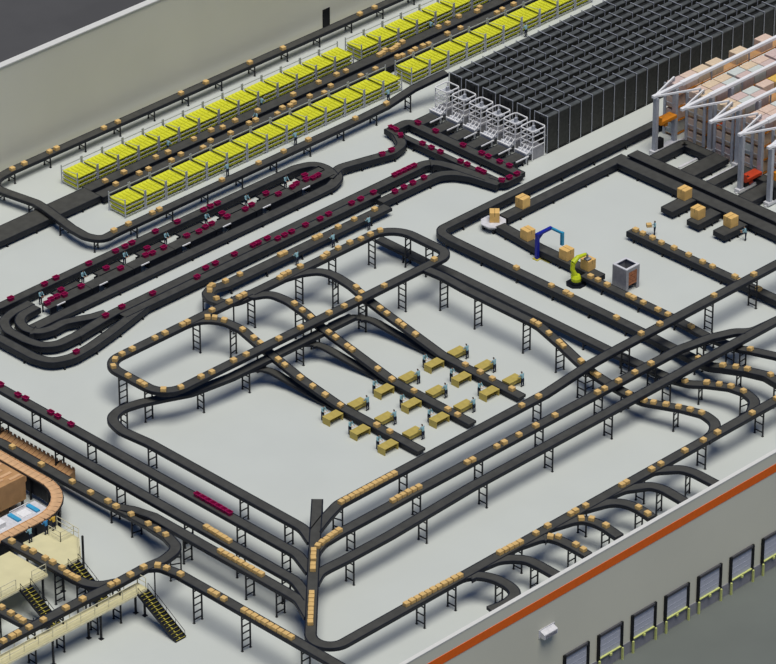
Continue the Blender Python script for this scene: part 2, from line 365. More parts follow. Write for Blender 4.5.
put(c, 'c', [(516.4,267.5),(552,285.5),(565,291.5),(571.5,295),(616,317),(698,357.5),(723,365),(735,366),(749,369.5),(771,374.5)])
c = conv('box_in', 'the belt feeding the turntable', 'low dark belt carrying large cartons to the round corner plate',
     [(501.8,215.6,.95),(580,179.5,.95),(626.5,156,.95)], w=1.3, space=5, first=2)
put(c, 'b', [(524,200.5)], dz=.6)
c = conv('box_out', 'the belt past the blue arm', 'low dark belt with large cartons between blue arm and yellow robot',
     [(500.2,224.6,.95),(540,246,.95),(600,276.5,.95)], w=1.3, space=4, first=1.5)
put(c, 'b', [(528.5,231.5),(567,250),(588,262.5)], dz=.6)
c = conv('split', 'the grey machine belt', 'low dark belt carrying small cartons past the grey open machine',
     [(585,273.5,.95),(618,291,.95),(670,317,.95),(693,328,1.0),(710,337,1.4),(725,342.5,1.8),(741,348,2.3),(753,350,2.6),(776,355,2.9),(800,361,ZH)], space=5, first=3)
put(c, 'c', [(591.5,276.5),(598,279.5),(607.5,284.5),(629,295),(634,298),(643,302),(658,310),(669,314.5),(692,326.5),(752,349.5)])
c = conv('loose', 'the worker side belt', 'low dark belt of small cartons ending beside a standing worker',
     [(630,229.5,1.0),(776,298,1.0),(800,309.5,1.0)], space=4, first=1)
put(c, 'c', [(635.5,228.5),(643,232),(652,237),(662,242.5),(673.5,247.3),(687,253.5),(701.5,261),(712.5,266),(734.5,276),(741.5,281),(757.7,288)])
# ---- pallet rack front
c = conv('rack_near', 'the nearer rack front belt', 'low wide belt running along the pallet rack fronts, nearer of two',
     [(624,159.5,.98),(688,191,.98),(776,233,.98),(800,244.5,.98)], w=1.7, space=5, first=3)
put(c, 'b', [(776,250)], dz=.6)
c = conv('rack_far', 'the farther rack front belt', 'low wide belt running along the pallet rack fronts, farther of two',
     [(634,151.5,.98),(699,182.4,.98),(776,219.5,.98),(800,231,.98)], w=1.6, space=5, first=3)
for i, (a, b, lb) in enumerate((((690.5,197.5),(667,209.4),'first'), ((715.6,210.4),(693,222.4),'second'), ((742,222),(719,233),'third'))):
    c = conv('spur%d' % i, 'the %s spur' % lb, '%s dark spur belt from the rack front with one large carton' % lb, [(*a,.97),(*b,.97)], w=1.7, sup='short', space=2, first=.6, dz=-.01)
    put(c, 'b', [((694,187.5),(699.5,211),(733,219))[i]], dz=.6)
for k in range(2):
    yl, yr = 4.73-2*PY*k, -.07-2*PY*k
    conv('in%d' % k, '', '%s U-shaped dark infeed belt before the tall pallet racks' % nth(k), [(44.0,yl,.95),(49.6,yl,.95),(49.6,yr+.6,.95)], w=1.3, r=.1, world=True, sup='short', space=2.5, first=1.0, dz=-.01)
    conv('inw%d' % k, '', '%s wide dark infeed belt before the tall pallet racks' % nth(k), [(44.0,yr,.95),(50.2,yr,.95)], w=2.1, world=True, sup='short', space=2.5, first=1.0, dz=-.01)
# ---- upper left lines
c = conv('wall', 'the rear wall belt', 'long dark belt along the rear wall turning round the yellow racks',
     [(430,-16.5,1.5),(206,82,1.5),(11,170.3,1.5),(-4,178,1.5),(-5,187,1.5),(6,191.5,1.5),(36,202,1.5),(46,208,1.5),(72,227.5,1.5),(86,235.5,1.5),(102,238.8,1.5),(116,232.5,1.5),(200,193.3,1.5),(355,118.6,1.5),(386,104.5,1.6),(413,87.5,2.6),(446,71.5,3.4)], w=1.1, r=2, space=5, first=3)
put(c, 'c', [(11,169.5),(25,163.7),(50,151),(56.7,148),(103,128),(118,121.5),(181.7,92.5),(206,82),(249,62.6),(282,48.5),(358.8,15),(373.5,8)])
put(c, 'c', [(115,229.5),(129,223.2),(152,212.5),(160.5,208.5),(222,178.5),(259.6,161.9),(285,149.5),(310,138.5),(355,118),(387,103)])
c = conv('wide', 'the wide deck belt', 'very wide dark belt entering between the yellow rack rows',
     [(-25.5,41.35,.95),(-2.6,41.35,.95)], w=2.7, world=True, space=4, first=2)
for i, (y, nm) in enumerate(((42.3,'farther'),(40.3,'nearer'))):
    c = conv('aisle%d' % i, 'the %s aisle belt' % nm, '%s of the two dark belts between the yellow rack rows' % nm, [(-2.55,y,.95),(78,y,.95)], w=1.5, world=True, space=6, first=3)
    xs = [random.uniform(40, 72) for _ in range(12)]
    for x in sorted(xs): c.items.append([x+2.55, 'c', random.uniform(-.3,.3), c.phrase])
AI = [(10,540),(80,505),(125,497),(45,575),(80,535),(175,467),(160,515),(230,465),(258,430),(258,455),(335,442),(362,408),(395,368),(405,393),(395,405),(470,370),(495,320),(515,362),(550,325),(565,290),(597,278),(655,297),(715,268),(735,212)]
AI = [(190+x/3.88, y/3.88) for x, y in AI] + [(117,179.5),(122,173.5),(150,168),(141.5,171.5),(155.5,157),(167,154),(104,181.5),(172,160),(182,150)]
for u, v in AI:
    c = CONVS['aisle0' if W(u, v, 1.15).y > 41.3 else 'aisle1']; put(c, 'c', [(u, v)])
c = conv('purple_far', 'the far magenta belt', 'dark belt behind the sorting workers curving round at its right end',
     [(-15,311.5,1.0),(0,304.6,1.0),(260,184.3,1.0),(296,167.5,1.0),(314,163,1.0),(328,168,1.0),(334,175,1.0)], r=3, space=5, first=2)
put(c, 'm', [(11.6,298),(45,283.7),(55.4,278),(87.6,263.9),(116,250.7),(125,246.3),(130.7,243.3),(156,231),(176.5,222),(203,210.3),(209,207),(216,203.8)])
c = conv('purple_low', 'the low sorting belt', 'dark belt along the near side of the sorting tables',
     [(28,331,.6),(100,294.5,.6),(318,192,.6),(331,185.5,.7),(338,178,.9),(335,170,.97)], w=1.3, r=1.5, space=5, first=2)
c = conv('bridge', 'the link to the shuttle store', 'dark belt linking the sorting tables with the shuttle store',
     [(329,177,1.0),(340,166.5,1.0),(368,158.5,1.0),(392,152,1.0),(403,144,1.0),(397,133,1.0),(388,127.5,1.0)], r=2, space=4, first=5, dz=-.01)
put(c, 'm', [(381.2,154.5),(392.2,149.6),(390,126.5),(395.5,129),(402.5,133)])
c = conv('lane_far', 'the farther long magenta lane', 'farther lane of the long double belt of magenta totes',
     [(77,334.5,1.0),(100,320.5,1.0),(115,312,1.0),(200,271,1.0),(340,205.5,1.0),(413,167,1.0),(424,163,1.0),(436,162,1.0),(452,166,1.0),(488,178,1.0)], w=1.2, r=3, space=6, first=3)
put(c, 'm', [(206.4,270),(216,266.4),(234,258),(254,248.7),(258.6,245.7),(267,242.5),(278,237.4),(285,233.5),(292,229.6),(305.5,224),(321,217.4),(328.7,213),(353,201.5),(361,197.7),(374,190.6)][:6])
put(c, 'm', run((395,173.3),(413.5,165.2),5)); put(c, 'm', [(154,298),(126,316),(110,324)])
c = conv('lane_near', 'the nearer long magenta lane', 'nearer lane of the long double belt of magenta totes',
     [(122,315.2,1.0),(200,277.3,1.0),(379,193.8,1.0)], w=1.1, space=6, first=5)
put(c, 'm', [(278,238.4),(285,234.5),(292,230.6),(305.5,225),(321,218.4),(328.7,214),(353,202.5),(361,198.7),(374,191.6),(198.5,276)])
c = conv('curl_in', 'the inner left curl', 'inner curl of dark belt at the left end of the sorting tables',
     [(37,306,1.0),(22,314,1.0),(19,321,1.0),(26,329,1.0),(39,331.5,1.0),(52,328,1.0),(64,321.5,1.0),(93,316,1.0),(106,312,1.0)], r=2, sup='short', space=4, first=4, dz=-.01)
c = conv('curl_out', 'the outer left curl', 'outer curl of dark belt at the left end of the sorting tables',
     [(31,302,1.0),(13,311.5,1.0),(3,320,1.0),(7,329.5,1.0),(26,339.5,1.0),(42,345,1.0),(58,343.5,1.0),(80,333,1.0)], r=2, sup='short', space=4, first=3, dz=-.012)
c = conv('curl_low', 'the lowest left curl', 'lowest dark belt curving up to the long double lane at the left',
     [(-18,327,1.0),(10,344,1.0),(34,356,1.0),(51,361,1.0),(72,356.5,1.0),(91,345.5,1.0),(110,332,1.0),(123,322,1.0)], r=3, sup='short', space=4, first=3, dz=-.012, end=('lane_near', 3.0))
put(c, 'm', [(75.5,352)])
c = conv('tan_pack', 'the packers carton belt', 'dark belt of small cartons beside the long double lane, with three workers',
     [(389,206.5,.95),(300,248.3,.95),(224,283.7,.98),(212,288,1.4),(208,293,2.0),(212,298.5,2.7),(222,302,3.2),(236,300.5,3.6),(253,292.3,3.78)], w=1.35, r=2, space=5, first=3, dz=-.01)
put(c, 'c', [(375,206.5),(354,216.4),(338.3,224),(320.3,232.5),(314,235.5),(213,282.8),(226.4,278),(240.6,271),(282.5,250.9),(285,248.5),(212,285),(209.5,291),(216.5,298)])
c = conv('merge_near', 'the lane end belt', 'dark belt carrying magenta totes past the carton belt end to the store',
     [(381,201.5,1.0),(425,179,1.0),(440,173,1.0),(456,172.5,1.0),(472,175,1.0),(499,183.5,1.0)], r=3, space=5, first=2, dz=-.01)
put(c, 'm', [(394.7,190.4),(405.6,186),(412.5,182.3),(424,177.4)])
c = conv('cross_near', 'the nearer cross belt', 'nearer of two dark cross belts before the shuttle store',
     [(397,132,1.0),(501.5,183,1.0),(520,174,1.0)], r=.6, w=.85, space=5, first=3, dz=-.012)
put(c, 'm', [(423,143),(431.5,146.7),(439.5,150.5),(461,160.6),(466.7,163),(478.3,169.2),(484,171.8),(501.5,180.8),(509,176),(519,171)])
c = conv('cross_far', 'the farther cross belt', 'farther of two dark cross belts before the shuttle store',
     [(391,129.5,1.0),(409,121,1.0),(521,174,1.0)], r=.6, w=1.2, space=5, first=3)
put(c, 'm', [(416.7,121.8),(434.4,130.2),(463.7,145.5),(482,153.3),(488.5,156.5),(500.5,162),(509.2,165.5)])
for k in range(6):
    y = 15.2+2.56*k
    conv('stub%d' % k, '', '%s short dark belt before the shuttle store counting from the right' % nth(k), [(32.2,y,.98),(35.15,y,.98)], world=True, w=1.5, sup='short', space=1.8, first=.8)
# ---- chutes to the front wall
CH = [([(462,575.5),(479,573.8),(496,577.6),(510,585),(516.5,593),(508,602),(490,609)], 'chute nearest the hub with a hooked end'),
      ([(498,558.5),(511.5,557.5),(527,558.3),(540,564.8),(556,573.8)], 'second empty chute from the hub'),
      ([(539,537.3),(548,536.2),(559,538.6),(572,545),(588,554.2)], 'third chute from the hub carrying cartons'),
      ([(573,519.5),(582.5,518.5),(594,520.6),(605.7,526.4),(619,535.6)], 'fourth chute from the hub carrying cartons'),
      ([(606,502),(617,501),(630,503.5),(640,508.4),(652,516.5)], 'fifth chute from the hub carrying two cartons'),
      ([(624,488),(633,487),(651,484.4),(664,488.3),(684,500)], 'sixth chute from the hub, empty and flat'),
      ([(652,470),(660,469),(682,467.7),(695,472),(716,483)], 'seventh chute from the hub, empty, close to the right')]
ITEMS = {2: [(549,536.2),(559.3,536),(574.5,543.5),(583.8,549.2)], 3: [(581,518),(592,518.3),(607,525.5)], 4: [(639,507),(649,514)]}
for i, (px, lb) in enumerate(CH):
    zs = [ZH-.03*k for k in range(len(px))]
    c = conv('chute%d' % i, 'the %s chute' % nth(i), lb + ', ending above the front wall', [(u, v, z) for (u, v), z in zip(px, zs)], r=3, space=5, first=6, dz=-.012, start=('front', -2.5))
    if i in ITEMS: put(c, 'c', ITEMS[i])
# ---- supports
LADDER = {}
def ladder(w, h):
    k = (round(w, 2), round(h, 1))
    if k not in LADDER:
        m = MB(); a = w/2-.06
        for s in (-a, a): m.box(-.06, s-.06, 0, .06, s+.06, h); m.box(-.11, s-.11, 0, .11, s+.11, .03)
        n = max(1, int(h/.66))
        for i in range(n): m.box(-.04, -a, (i+.5)*h/n-.05, .04, a, (i+.5)*h/n+.05)
        LADDER[k] = m.mesh('support_ladder', leg_m), k[1]
    return LADDER[k]
for c in list(CONVS.values()):
    if c.sup == 'none': continue
    if c.sp:
        for u, v in c.sp:
            p, t = at(c, seek(c, u, v, 0)[0]); h = p.z-c.depth; me, hh = ladder(c.w, h)
            link('support_ladder', me, c.root, (p.x-c.o.x, p.y-c.o.y, 0), math.atan2(t.y, t.x)).scale = (1, 1, h/hh)
        continue
    s = c.first
    while s < c.L[-1]-.3:
        for ds in (0, .8, -.8, 1.6, -1.6, 2.4):
            p, t = at(c, s+ds)
            ok = True
            for d in CONVS.values():
                if d is c: 
                    for qs in range(0, int(d.L[-1])):      # its own lower stretch
                        qp, _ = at(d, qs)
                        if abs(qs-s-ds) > 3 and qp.z < p.z-.3 and math.hypot(qp.x-p.x, qp.y-p.y) < 1.3: ok = False
                    continue
                D, ss, _ = near(d, p.x, p.y)
                if D < d.w/2+c.w/2+.05 and at(d, ss)[0].z < p.z+.2 and not (D < .3 and abs(at(d, ss)[0].z-p.z) < .1): ok = False; break
            if ok: break
        if ok:
            h = p.z-c.depth
            me, hh = ladder(c.w, h)
            o = link('support_ladder', me, c.root, (p.x-c.o.x, p.y-c.o.y, 0), math.atan2(t.y, t.x))
            o.scale = (1, 1, h/hh)
        s += c.space
# ---- loads
def carton_mesh(lx, ly, h, tape=True, m0=carton_m):
    m = MB(); m.box(-lx/2, -ly/2, 0, lx/2, ly/2, h)
    me = m.mesh('carton', [m0, tape_m]); b = bmesh.new(); b.from_mesh(me)
    bmesh.ops.bevel(b, geom=b.edges[:], offset=.025, segments=1, affect='EDGES'); b.to_mesh(me); b.free()
    if tape:
        m2 = MB(); m2.box(-lx/2-.004, -.05, h*.62, lx/2+.004, .05, h+.004, 1)
        b = bmesh.new(); b.from_mesh(me); t = bpy.data.meshes.new('t'); t.from_pydata(m2.v, [], m2.f)
        n = len(b.faces); b.from_mesh(t); b.faces.ensure_lookup_table()
        for f in b.faces[n:]: f.material_index = 1
        b.to_mesh(me); b.free(); bpy.data.meshes.remove(t)
    return me
CART = [carton_mesh(.57, .52, .38, False), carton_mesh(.54, .50, .36, False)]
BIG = carton_mesh(1.15, 1.12, 1.15, True, big_m)
def bin_mesh(name, lx, ly, h, m0, m1, ribs=0, fill=0):
    m = MB(); R = [(.86, 0, 0), (1, h, 0), (1.04, h, 0), (1.04, h+.03, 0), (.94, h+.03, 0), (.84, max(.06, h*fill), 1)]
    sec = []
    for s, z, mi in R:
        a, b = lx/2*s, ly/2*s
        if s == 1.04: a, b = lx/2+.02, ly/2+.02
        if s == .94: a, b = lx/2-.04, ly/2-.04
        if s == .84: a, b = lx/2*.86-.04, ly/2*.86-.04
        k = .05; sec.append([(a-k,-b,z),(a,-b+k,z),(a,b-k,z),(a-k,b,z),(-a+k,b,z),(-a,b-k,z),(-a,-b+k,z),(-a+k,-b,z)])
    for r in sec: m.v += r
    for i in range(len(sec)-1):
        for j in range(8): m.quad([i*8+j, i*8+(j+1) % 8, i*8+8+(j+1) % 8, i*8+8+j], 1 if i == 4 else 0)
    m.quad(list(range(8))[::-1], 0); m.quad([40+j for j in range(8)], 1)
    for i in range(ribs):
        x = lx*((i+1)/(ribs+1)-.5); m.box(x-.02, -ly/2+.03, h*.55, x+.02, ly/2-.03, h+.01, 0)
    return m.mesh(name, [m0, m1])
MAG = bin_mesh('tote', .66, .5, .34, mag_m, mag_m)
n_c = 0
PLACED = {}
for c in CONVS.values():
    c.items.sort(key=lambda q: q[0]); last = -9
    for s, kind, off, ph in c.items:
        s = max(s, last+{'c': .62, 'm': .72, 'b': 1.3}[kind]); last = s
        s = min(max(s, .45), c.L[-1]-.45)
        p, t = at(c, s); sd = Vector((-t.y, t.x, 0)).normalized(); p = p + sd*off + Vector((0,0,.004 + .05*abs(t.z)))
        PLACED.setdefault((ph, kind), []).append((scr(p), p, math.atan2(t.y, t.x), -math.asin(t.z)))
for (ph, kind), L_ in PLACED.items():
    xs = [q[0][0] for q in L_]; ys = [q[0][1] for q in L_]
    vert = max(xs)-min(xs) < .6*(max(ys)-min(ys))
    L_.sort(key=lambda q: q[0][1] if vert else q[0][0])
    side = 'top' if vert else 'left'
    nm, me, what, cat = {'c': ('carton', None, 'small tan carton', 'box'), 'm': ('tote', MAG, 'magenta plastic tote', 'tote'), 'b': ('large_carton', BIG, 'large square tan carton', 'box')}[kind]
    for i, (_, p, ang, pit) in enumerate(L_):
        o = link(nm, me or CART[n_c % 2], None, p, ang + (random.uniform(-.07,.07) if kind != 'b' else 0)); n_c += 1
        tag(o, ('only %s on %s' % (what, ph)) if len(L_) == 1 else '%s %s from the %s on %s' % (nth(i), what, side, ph), cat, what + 's on ' + ph)
        if abs(pit) > .01: o.rotation_euler = (Matrix.Rotation(ang, 3, 'Z') @ Matrix.Rotation(pit, 3, 'Y')).to_euler()
# ------------------------------------------------------------------ people
def tube_ring(m, pts, rad): m.tube(pts, rad, 6)
LEGZ = 1.03
def person_meshes(pose):
    lean = {'work': .10, 'stand': 0.0, 'carry': -.02}[pose]
    J = {'pel': (0,0,.95,.125), 'spn': (lean*.35,0,1.12,.12), 'che': (lean*.9,0,1.32,.145), 'nkb': (lean*1.05,0,1.46,.07), 'nck': (lean*1.2+.01,0,1.53,.052), 'hd1': (lean*1.4+.015,0,1.61,.085), 'hd2': (lean*1.5+.02,0,1.69,.088), 'nose': (lean*1.45+.115,0,1.625,.014)}
    Eg = [('pel','spn'),('spn','che'),('che','nkb'),('nkb','nck'),('nck','hd1'),('hd1','hd2'),('hd1','nose')]
    for s, n in ((1,'l'),(-1,'r')):
        sx = lean
        el = {'work': (sx+.10, s*.25, 1.14), 'stand': (sx-.02, s*.26, 1.14), 'carry': (sx+.05, s*.25, 1.14)}[pose]
        wr = {'work': (sx+.34, s*.17, 1.10), 'stand': (sx+.05, s*.27, .90), 'carry': (sx+.30, s*.20, 1.12)}[pose]
        hd = {'work': (sx+.41, s*.15, 1.09), 'stand': (sx+.07, s*.26, .83), 'carry': (sx+.37, s*.18, 1.12)}[pose]
        J.update({'sh'+n: (lean, s*.18, 1.41, .07), 'el'+n: (*el, .047), 'wr'+n: (*wr, .034), 'hn'+n: (*hd, .036),
                  'hp'+n: (0, s*.09, .88, .095), 'kn'+n: (.03*(1 if s > 0 else .2), s*.11, .49, .062), 'an'+n: (-.01, s*.12, .09, .045), 'to'+n: (.15, s*.135, .045, .038)})
        Eg += [('che','sh'+n),('sh'+n,'el'+n),('el'+n,'wr'+n),('wr'+n,'hn'+n),('pel','hp'+n),('hp'+n,'kn'+n),('kn'+n,'an'+n),('an'+n,'to'+n)]
    b = bmesh.new(); lay = b.verts.layers.skin.verify(); V = {}
    for k, j in J.items():
        v = b.verts.new(j[:3]); v[lay].radius = (j[3], j[3]); v[lay].use_root = (k == 'pel'); V[k] = v
    for a, c in Eg: b.edges.new((V[a], V[c]))
    me = bpy.data.meshes.new('body_cage'); b.to_mesh(me); b.free()
    o = bpy.data.objects.new('body_cage', me); COL.objects.link(o)
    o.modifiers.new('skin', 'SKIN'); sub = o.modifiers.new('sub', 'SUBSURF'); sub.levels = 1; sub.render_levels = 1
    dg = bpy.context.evaluated_depsgraph_get(); dg.update()
    src = bpy.data.meshes.new_from_object(o.evaluated_get(dg)); bpy.data.objects.remove(o)
    b = bmesh.new(); b.from_mesh(src); bmesh.ops.delete(b, geom=[v for v in b.verts if not v.link_faces], context='VERTS'); b.to_mesh(src); b.free()
    zmin = min(v.co.z for v in src.vertices)
    for v in src.vertices: v.co.z -= zmin
    def reg(p):
        if p.z > 1.475: return 'head'
        if pose == 'stand':
            if abs(p.y) > .20 and p.z < .90: return 'skin'
        elif p.x > lean+.27 and .9 < p.z < 1.25: return 'skin'
        if p.z < .10: return 'shoe'
        if p.z < LEGZ and not (abs(p.y) > .2 and p.z > .7 and pose == 'stand'): return 'leg'
        return 'shirt'
    def sub_mesh(name, fn, push, mt):
        b = bmesh.new(); b.from_mesh(src); b.normal_update()
        bmesh.ops.delete(b, geom=[f for f in b.faces if not fn(f.calc_center_median())], context='FACES')
        bmesh.ops.delete(b, geom=[v for v in b.verts if not v.link_faces], context='VERTS')
        for v in b.verts: v.co += v.normal*push
        r = bpy.data.meshes.new(name); b.to_mesh(r); b.free(); r.materials.clear(); r.materials.append(mt)
        for f in r.polygons: f.use_smooth = True; f.material_index = 0
        return r
    parts = [('shirt', sub_mesh('shirt', lambda p: reg(p) == 'shirt', .012, teal_m)),
             ('trousers', sub_mesh('trousers', lambda p: reg(p) == 'leg', .012, navy_m)),
             ('shoe', sub_mesh('shoe', lambda p: reg(p) == 'shoe' and p.y > 0, .008, shoe_m)),
             ('shoe', sub_mesh('shoe', lambda p: reg(p) == 'shoe' and p.y < 0, .008, shoe_m))]
    hx = lean*1.45+.02
    parts.append(('hair', sub_mesh('hair', lambda p: p.z > 1.612 or (p.z > 1.52 and p.x < hx-.02), .014, hair_m)))
    m = MB()                                             # five fingers per hand, eyes, ears, mouth
    for s, n in ((1,'l'),(-1,'r')):
        h = Vector(J['hn'+n][:3]); wv = Vector(J['wr'+n][:3]); d = (h-wv).normalized(); sd = Vector((0, 1, 0)); nn = d.cross(sd).normalized()
        for i, L in enumerate((.060,.075,.070,.052)):
            a = h + d*.015 + sd*((i-1.5)*.019); dn = -nn if nn.z > 0 else nn
            m.tube([a, a+d*L*.55+dn*.004, a+d*L+dn*.022], [.010,.009,.007], 5)
        a = h - sd*s*.03 - d*.01; m.tube([a, a-sd*s*.025+d*.025, a-sd*s*.028+d*.055], [.012,.010,.008], 5)
        m.tube([(hx-.01, s*.075, 1.55), (hx-.015, s*.085, 1.58), (hx-.01, s*.075, 1.61)], [.008,.016,.008], 6)
    n0 = len(m.f)
    for s in (1,-1): m.tube([(hx+.055, s*.032, 1.60), (hx+.078, s*.032, 1.60)], [.014,.008], 6, 1)
    m.box(hx+.05, -.026, 1.528, hx+.078, .026, 1.538, 2)
    b = bmesh.new(); b.from_mesh(src); ex = m.mesh('x', skin_m); n = len(b.faces); b.from_mesh(ex); b.faces.ensure_lookup_table()
    for f in b.faces[:n]: f.material_index = 0
    body = bpy.data.meshes.new('body'); b.to_mesh(body); b.free(); body.materials.clear()
    for mm in (skin_m, hair_m, rust_m): body.materials.append(mm)
    for f in body.polygons[:n]: f.use_smooth = True
    return body, parts
PROTO = {}
def person(x, y, z, face, pose, label, group=None, shirt=None):
    if pose not in PROTO: PROTO[pose] = person_meshes(pose)
    body, parts = PROTO[pose]
    r = thing('person', label, 'person', (x, y, z), face, group)
    link('body', body, r)
    for nm, me in parts:
        o = link(nm, me, r)
        if nm == 'shirt' and shirt: o.material_slots[0].link = 'OBJECT'; o.material_slots[0].material = shirt
    return r
# ------------------------------------------------------------------ packing desks
def desk_parts(r):
    m = MB(); m.box(-.92, -.52, .70, .92, .52, .76); m.build('desktop', desk_m, r)
    for s in (-1, 1):
        m = MB(); m.box(s*.88-.035, -.50, 0, s*.88+.035, .50, .70); m.build('side_panel', desk_m, r)
    m = MB(); m.box(-.845, .38, .28, .845, .42, .70); m.build('back_panel', desk_m, r)
    m = MB(); m.box(-.845, -.3, .30, .845, .38, .33); m.build('lower_shelf', desk_m, r)
d0 = None
DY = (-8.3, -12.05, -15.85)
for k, x in enumerate(FX):
    ln = ('leftmost', 'middle', 'rightmost')[k]
    for j, y in enumerate(DY):
        rk = ('farthest', 'middle', 'nearest')[j]
        for s, sd in ((-1, 'left'), (1, 'right')):
            lb = '%s yellow packing desk on the %s side of the %s packing line' % (rk, sd, ln)
            X = ((-15.85,-12.52),(-8.85,-5.48),(-1.88,1.36))[k][0 if s < 0 else 1]; loc = (X, y, 0); rz = 0 if s < 0 else PI
            if d0 is None:
                d0 = thing('packing_desk', lb, 'desk', loc, rz, 'yellow packing desks'); desk_parts(d0)
            else: dup(d0, loc, rz, lb)
            lp = '%s packer in pale blue on the %s side of the %s packing line' % (rk, sd, ln)
            px = X - (.35 if s < 0 else -.35)
            if s < 0: person(px-.1, y+.95, 0, -PI/2, 'work', lp, 'packers at the desks')
            else: person(px+.15, y-.95, 0, PI/2, 'work', lp, 'packers at the desks')
# ------------------------------------------------------------------ sorting tables
t0 = None
SX = [-20.6+5.72*i for i in range(7)]
for i, x in enumerate(SX):
    lb = '%s black sorting table from the left, along the low sorting belt' % nth(i)
    if t0 is None:
        t0 = thing('sorting_table', lb, 'table', (x, 27.1, 0), 0, 'black sorting tables')
        m = MB(); m.box(.75, -1.05, .92, 4.3, 1.35, 1.0); m.box(-1.35, -1.05, .92, .75, .35, 1.0); m.build('tabletop', belt_m, t0)
        m = MB(); m.box(.75, 1.28, 1.0, 4.3, 1.35, 1.12); m.box(.75, .5, 1.0, .82, 1.35, 1.12); m.box(4.23, .5, 1.0, 4.3, 1.35, 1.12); m.box(.82, .3, 1.0, 4.23, .36, 1.10); m.build('edge_rail', frame_m, t0)
        m = MB(); m.box(.75, -1.10, .25, 4.3, -1.05, 1.05); m.box(-1.35,-1.10,.25,-.5,-1.05,1.05); m.build('front_panel', frame_m, t0)
        m = MB(); m.box(-.45, -1.16, .98, .65, -1.05, 1.08); m.build('bright_floor_strip', white_m, t0)  # added white strip stands for bright floor glimpsed through a slot
        for dx in (-1.2, .9, 4.15):
            for dy in (-.95, .25): m = MB(); m.box(dx-.06, dy-.06, 0, dx+.06, dy+.06, .92); m.build('leg', leg_m, t0)
        m = MB(); m.box(.85, -1.0, .05, 4.2, 1.25, .55); m.build('lower_cabinet', frame_m, t0)
    else: dup(t0, (x, 27.1, 0), 0, lb)
    person(x-.3, 28.75, 0, -PI/2, 'work', '%s sorter from the left, standing in a sorting table notch' % nth(i), 'sorters at the black tables')
TB = [(36,308.2),(42.5,298),(52.3,295.3),(52.3,300.5),(61,290),(81.2,286.3),(106.2,268.2),(120.6,268.2),(136.6,254),(147,248.4),(144.8,256.6),(163.7,247.6),(179,234.2),(199,231.5),(205.5,227),(206.8,222),(217,216),(222,213.6),(245.4,209),(246,202.5),(266,193.5),(278.4,194),(291.8,187),(293,182),(299.5,178),(304.7,175.5),(300.8,183.7),(311,178.5)]
pts = []
for u, v in TB:
    p = W(u, v, 1.2)
    k = max(0, min(6, int((p.x-(SX[0]-1.35))//5.72))); lx = p.x-SX[k]
    lx = min(4.0, max(-1.0, lx)); ly = p.y-27.1
    ly = min(ly, .05 if lx < 1.1 else .95); ly = max(ly, -.75)
    if lx > .45 and lx < 1.15: lx = 1.15
    if lx > 1.1 and .02 < ly < .68: ly = .70 if ly > .35 else -.02
    q = [SX[k]+lx, 27.1+ly]
    for _ in range(20):
        hit = [r for r in pts if abs(r[0]-q[0]) < .76 and abs(r[1]-q[1]) < .62]
        if not hit: break
        q[0] = hit[0][0]+.77
    kk = max(0, min(6, int((q[0]-(SX[0]-1.35))//5.72)))
    if q[0]-SX[kk] > 3.9 or any(abs(r[0]-q[0]) < .76 and abs(r[1]-q[1]) < .62 for r in pts): continue
    pts.append((q[0], q[1], kk))
pts.sort(); seen = {}
for x, y, k in pts:
    seen[k] = seen.get(k, 0)+1
    o = link('tote', MAG, None, (x, y, 1.002), random.uniform(-.08,.08))
    tag(o, '%s magenta tote from the left on the %s sorting table' % (nth(seen[k]-1), nth(k)), 'tote', 'magenta totes on the sorting tables')
# ------------------------------------------------------------------ yellow tote racks
YT = bin_mesh('yellow_tote', 2.42, .47, .25, yel_m, yel_m, 1, .72)
bays = [('rear', 45.0, -1.14+2.928*i) for i in range(14)] + [('rear', 45.0, 40.95+2.95*i) for i in range(8)] + \
       [('front', 37.15, -1.48+2.93*i) for i in range(14)] + [('front', 37.15, 40.91+2.94*i) for i in range(10)]
r0 = None; cnt = {'rear': 0, 'front': 0}; rest = MB()
hv = [tuple(v.co) for v in YT.vertices]; hf = [list(f.vertices) for f in YT.polygons]
for row, y, x in bays:
    i = cnt[row]; cnt[row] += 1
    lb = '%s grey tote rack from the left in the %s yellow row' % (nth(i), row)
    if r0 is None:
        r0 = thing('tote_rack', lb, 'rack', (x, y, 0), 0, 'grey racks of yellow totes')
        for sx in (-1, 1):
            for sy in (-1, 1):
                m = MB(); m.box(sx*1.38-.05, sy*1.27-.05, 0, sx*1.38+.05, sy*1.27+.05, 2.25); m.box(sx*1.38-.11, sy*1.22-.11, 0, sx*1.38+.11, sy*1.22+.11, .04); m.build('post', galv_m, r0)
        for z in (.30, .80, 1.30):
            m = MB()
            for sy in (-1, 1): m.box(-1.33, sy*1.27-.03, z-.06, 1.33, sy*1.27+.03, z-.01)
            for sx in (-1, -.2, .2, 1): m.box(sx*1.3-.03, -1.24, z-.07, sx*1.3+.03, 1.24, z)
            m.build('shelf_beam', galv_m, r0)
        m = MB(); m.bar((-1.38,-1.2,2.1),(-1.38,1.2,1.75),.04); m.box(-1.33, 1.24, 1.95, 1.33, 1.30, 2.03); m.build('guard_rail', galv_m, r0)
    else: dup(r0, (x, y, 0), 0, lb)
    for lv, z in enumerate((.302, .802, 1.302)):
        for t in range(5):
            tx = x + (t-2)*.52
            if lv == 2 or (row == 'front' and i < 8):
                o = link('yellow_tote', YT, None, (tx, y, z), PI/2)
                tag(o, '%s yellow tote on the %s shelf of the %s %s rack from left' % (nth(t), ('bottom', 'middle', 'top')[lv], nth(i), row), 'tote', 'yellow totes in the racks')
            else:
                n = len(rest.v); rest.v += [(tx-a[1], y+a[0], z+a[2]) for a in hv]
                for f in hf: rest.quad([n+k for k in f], 0)
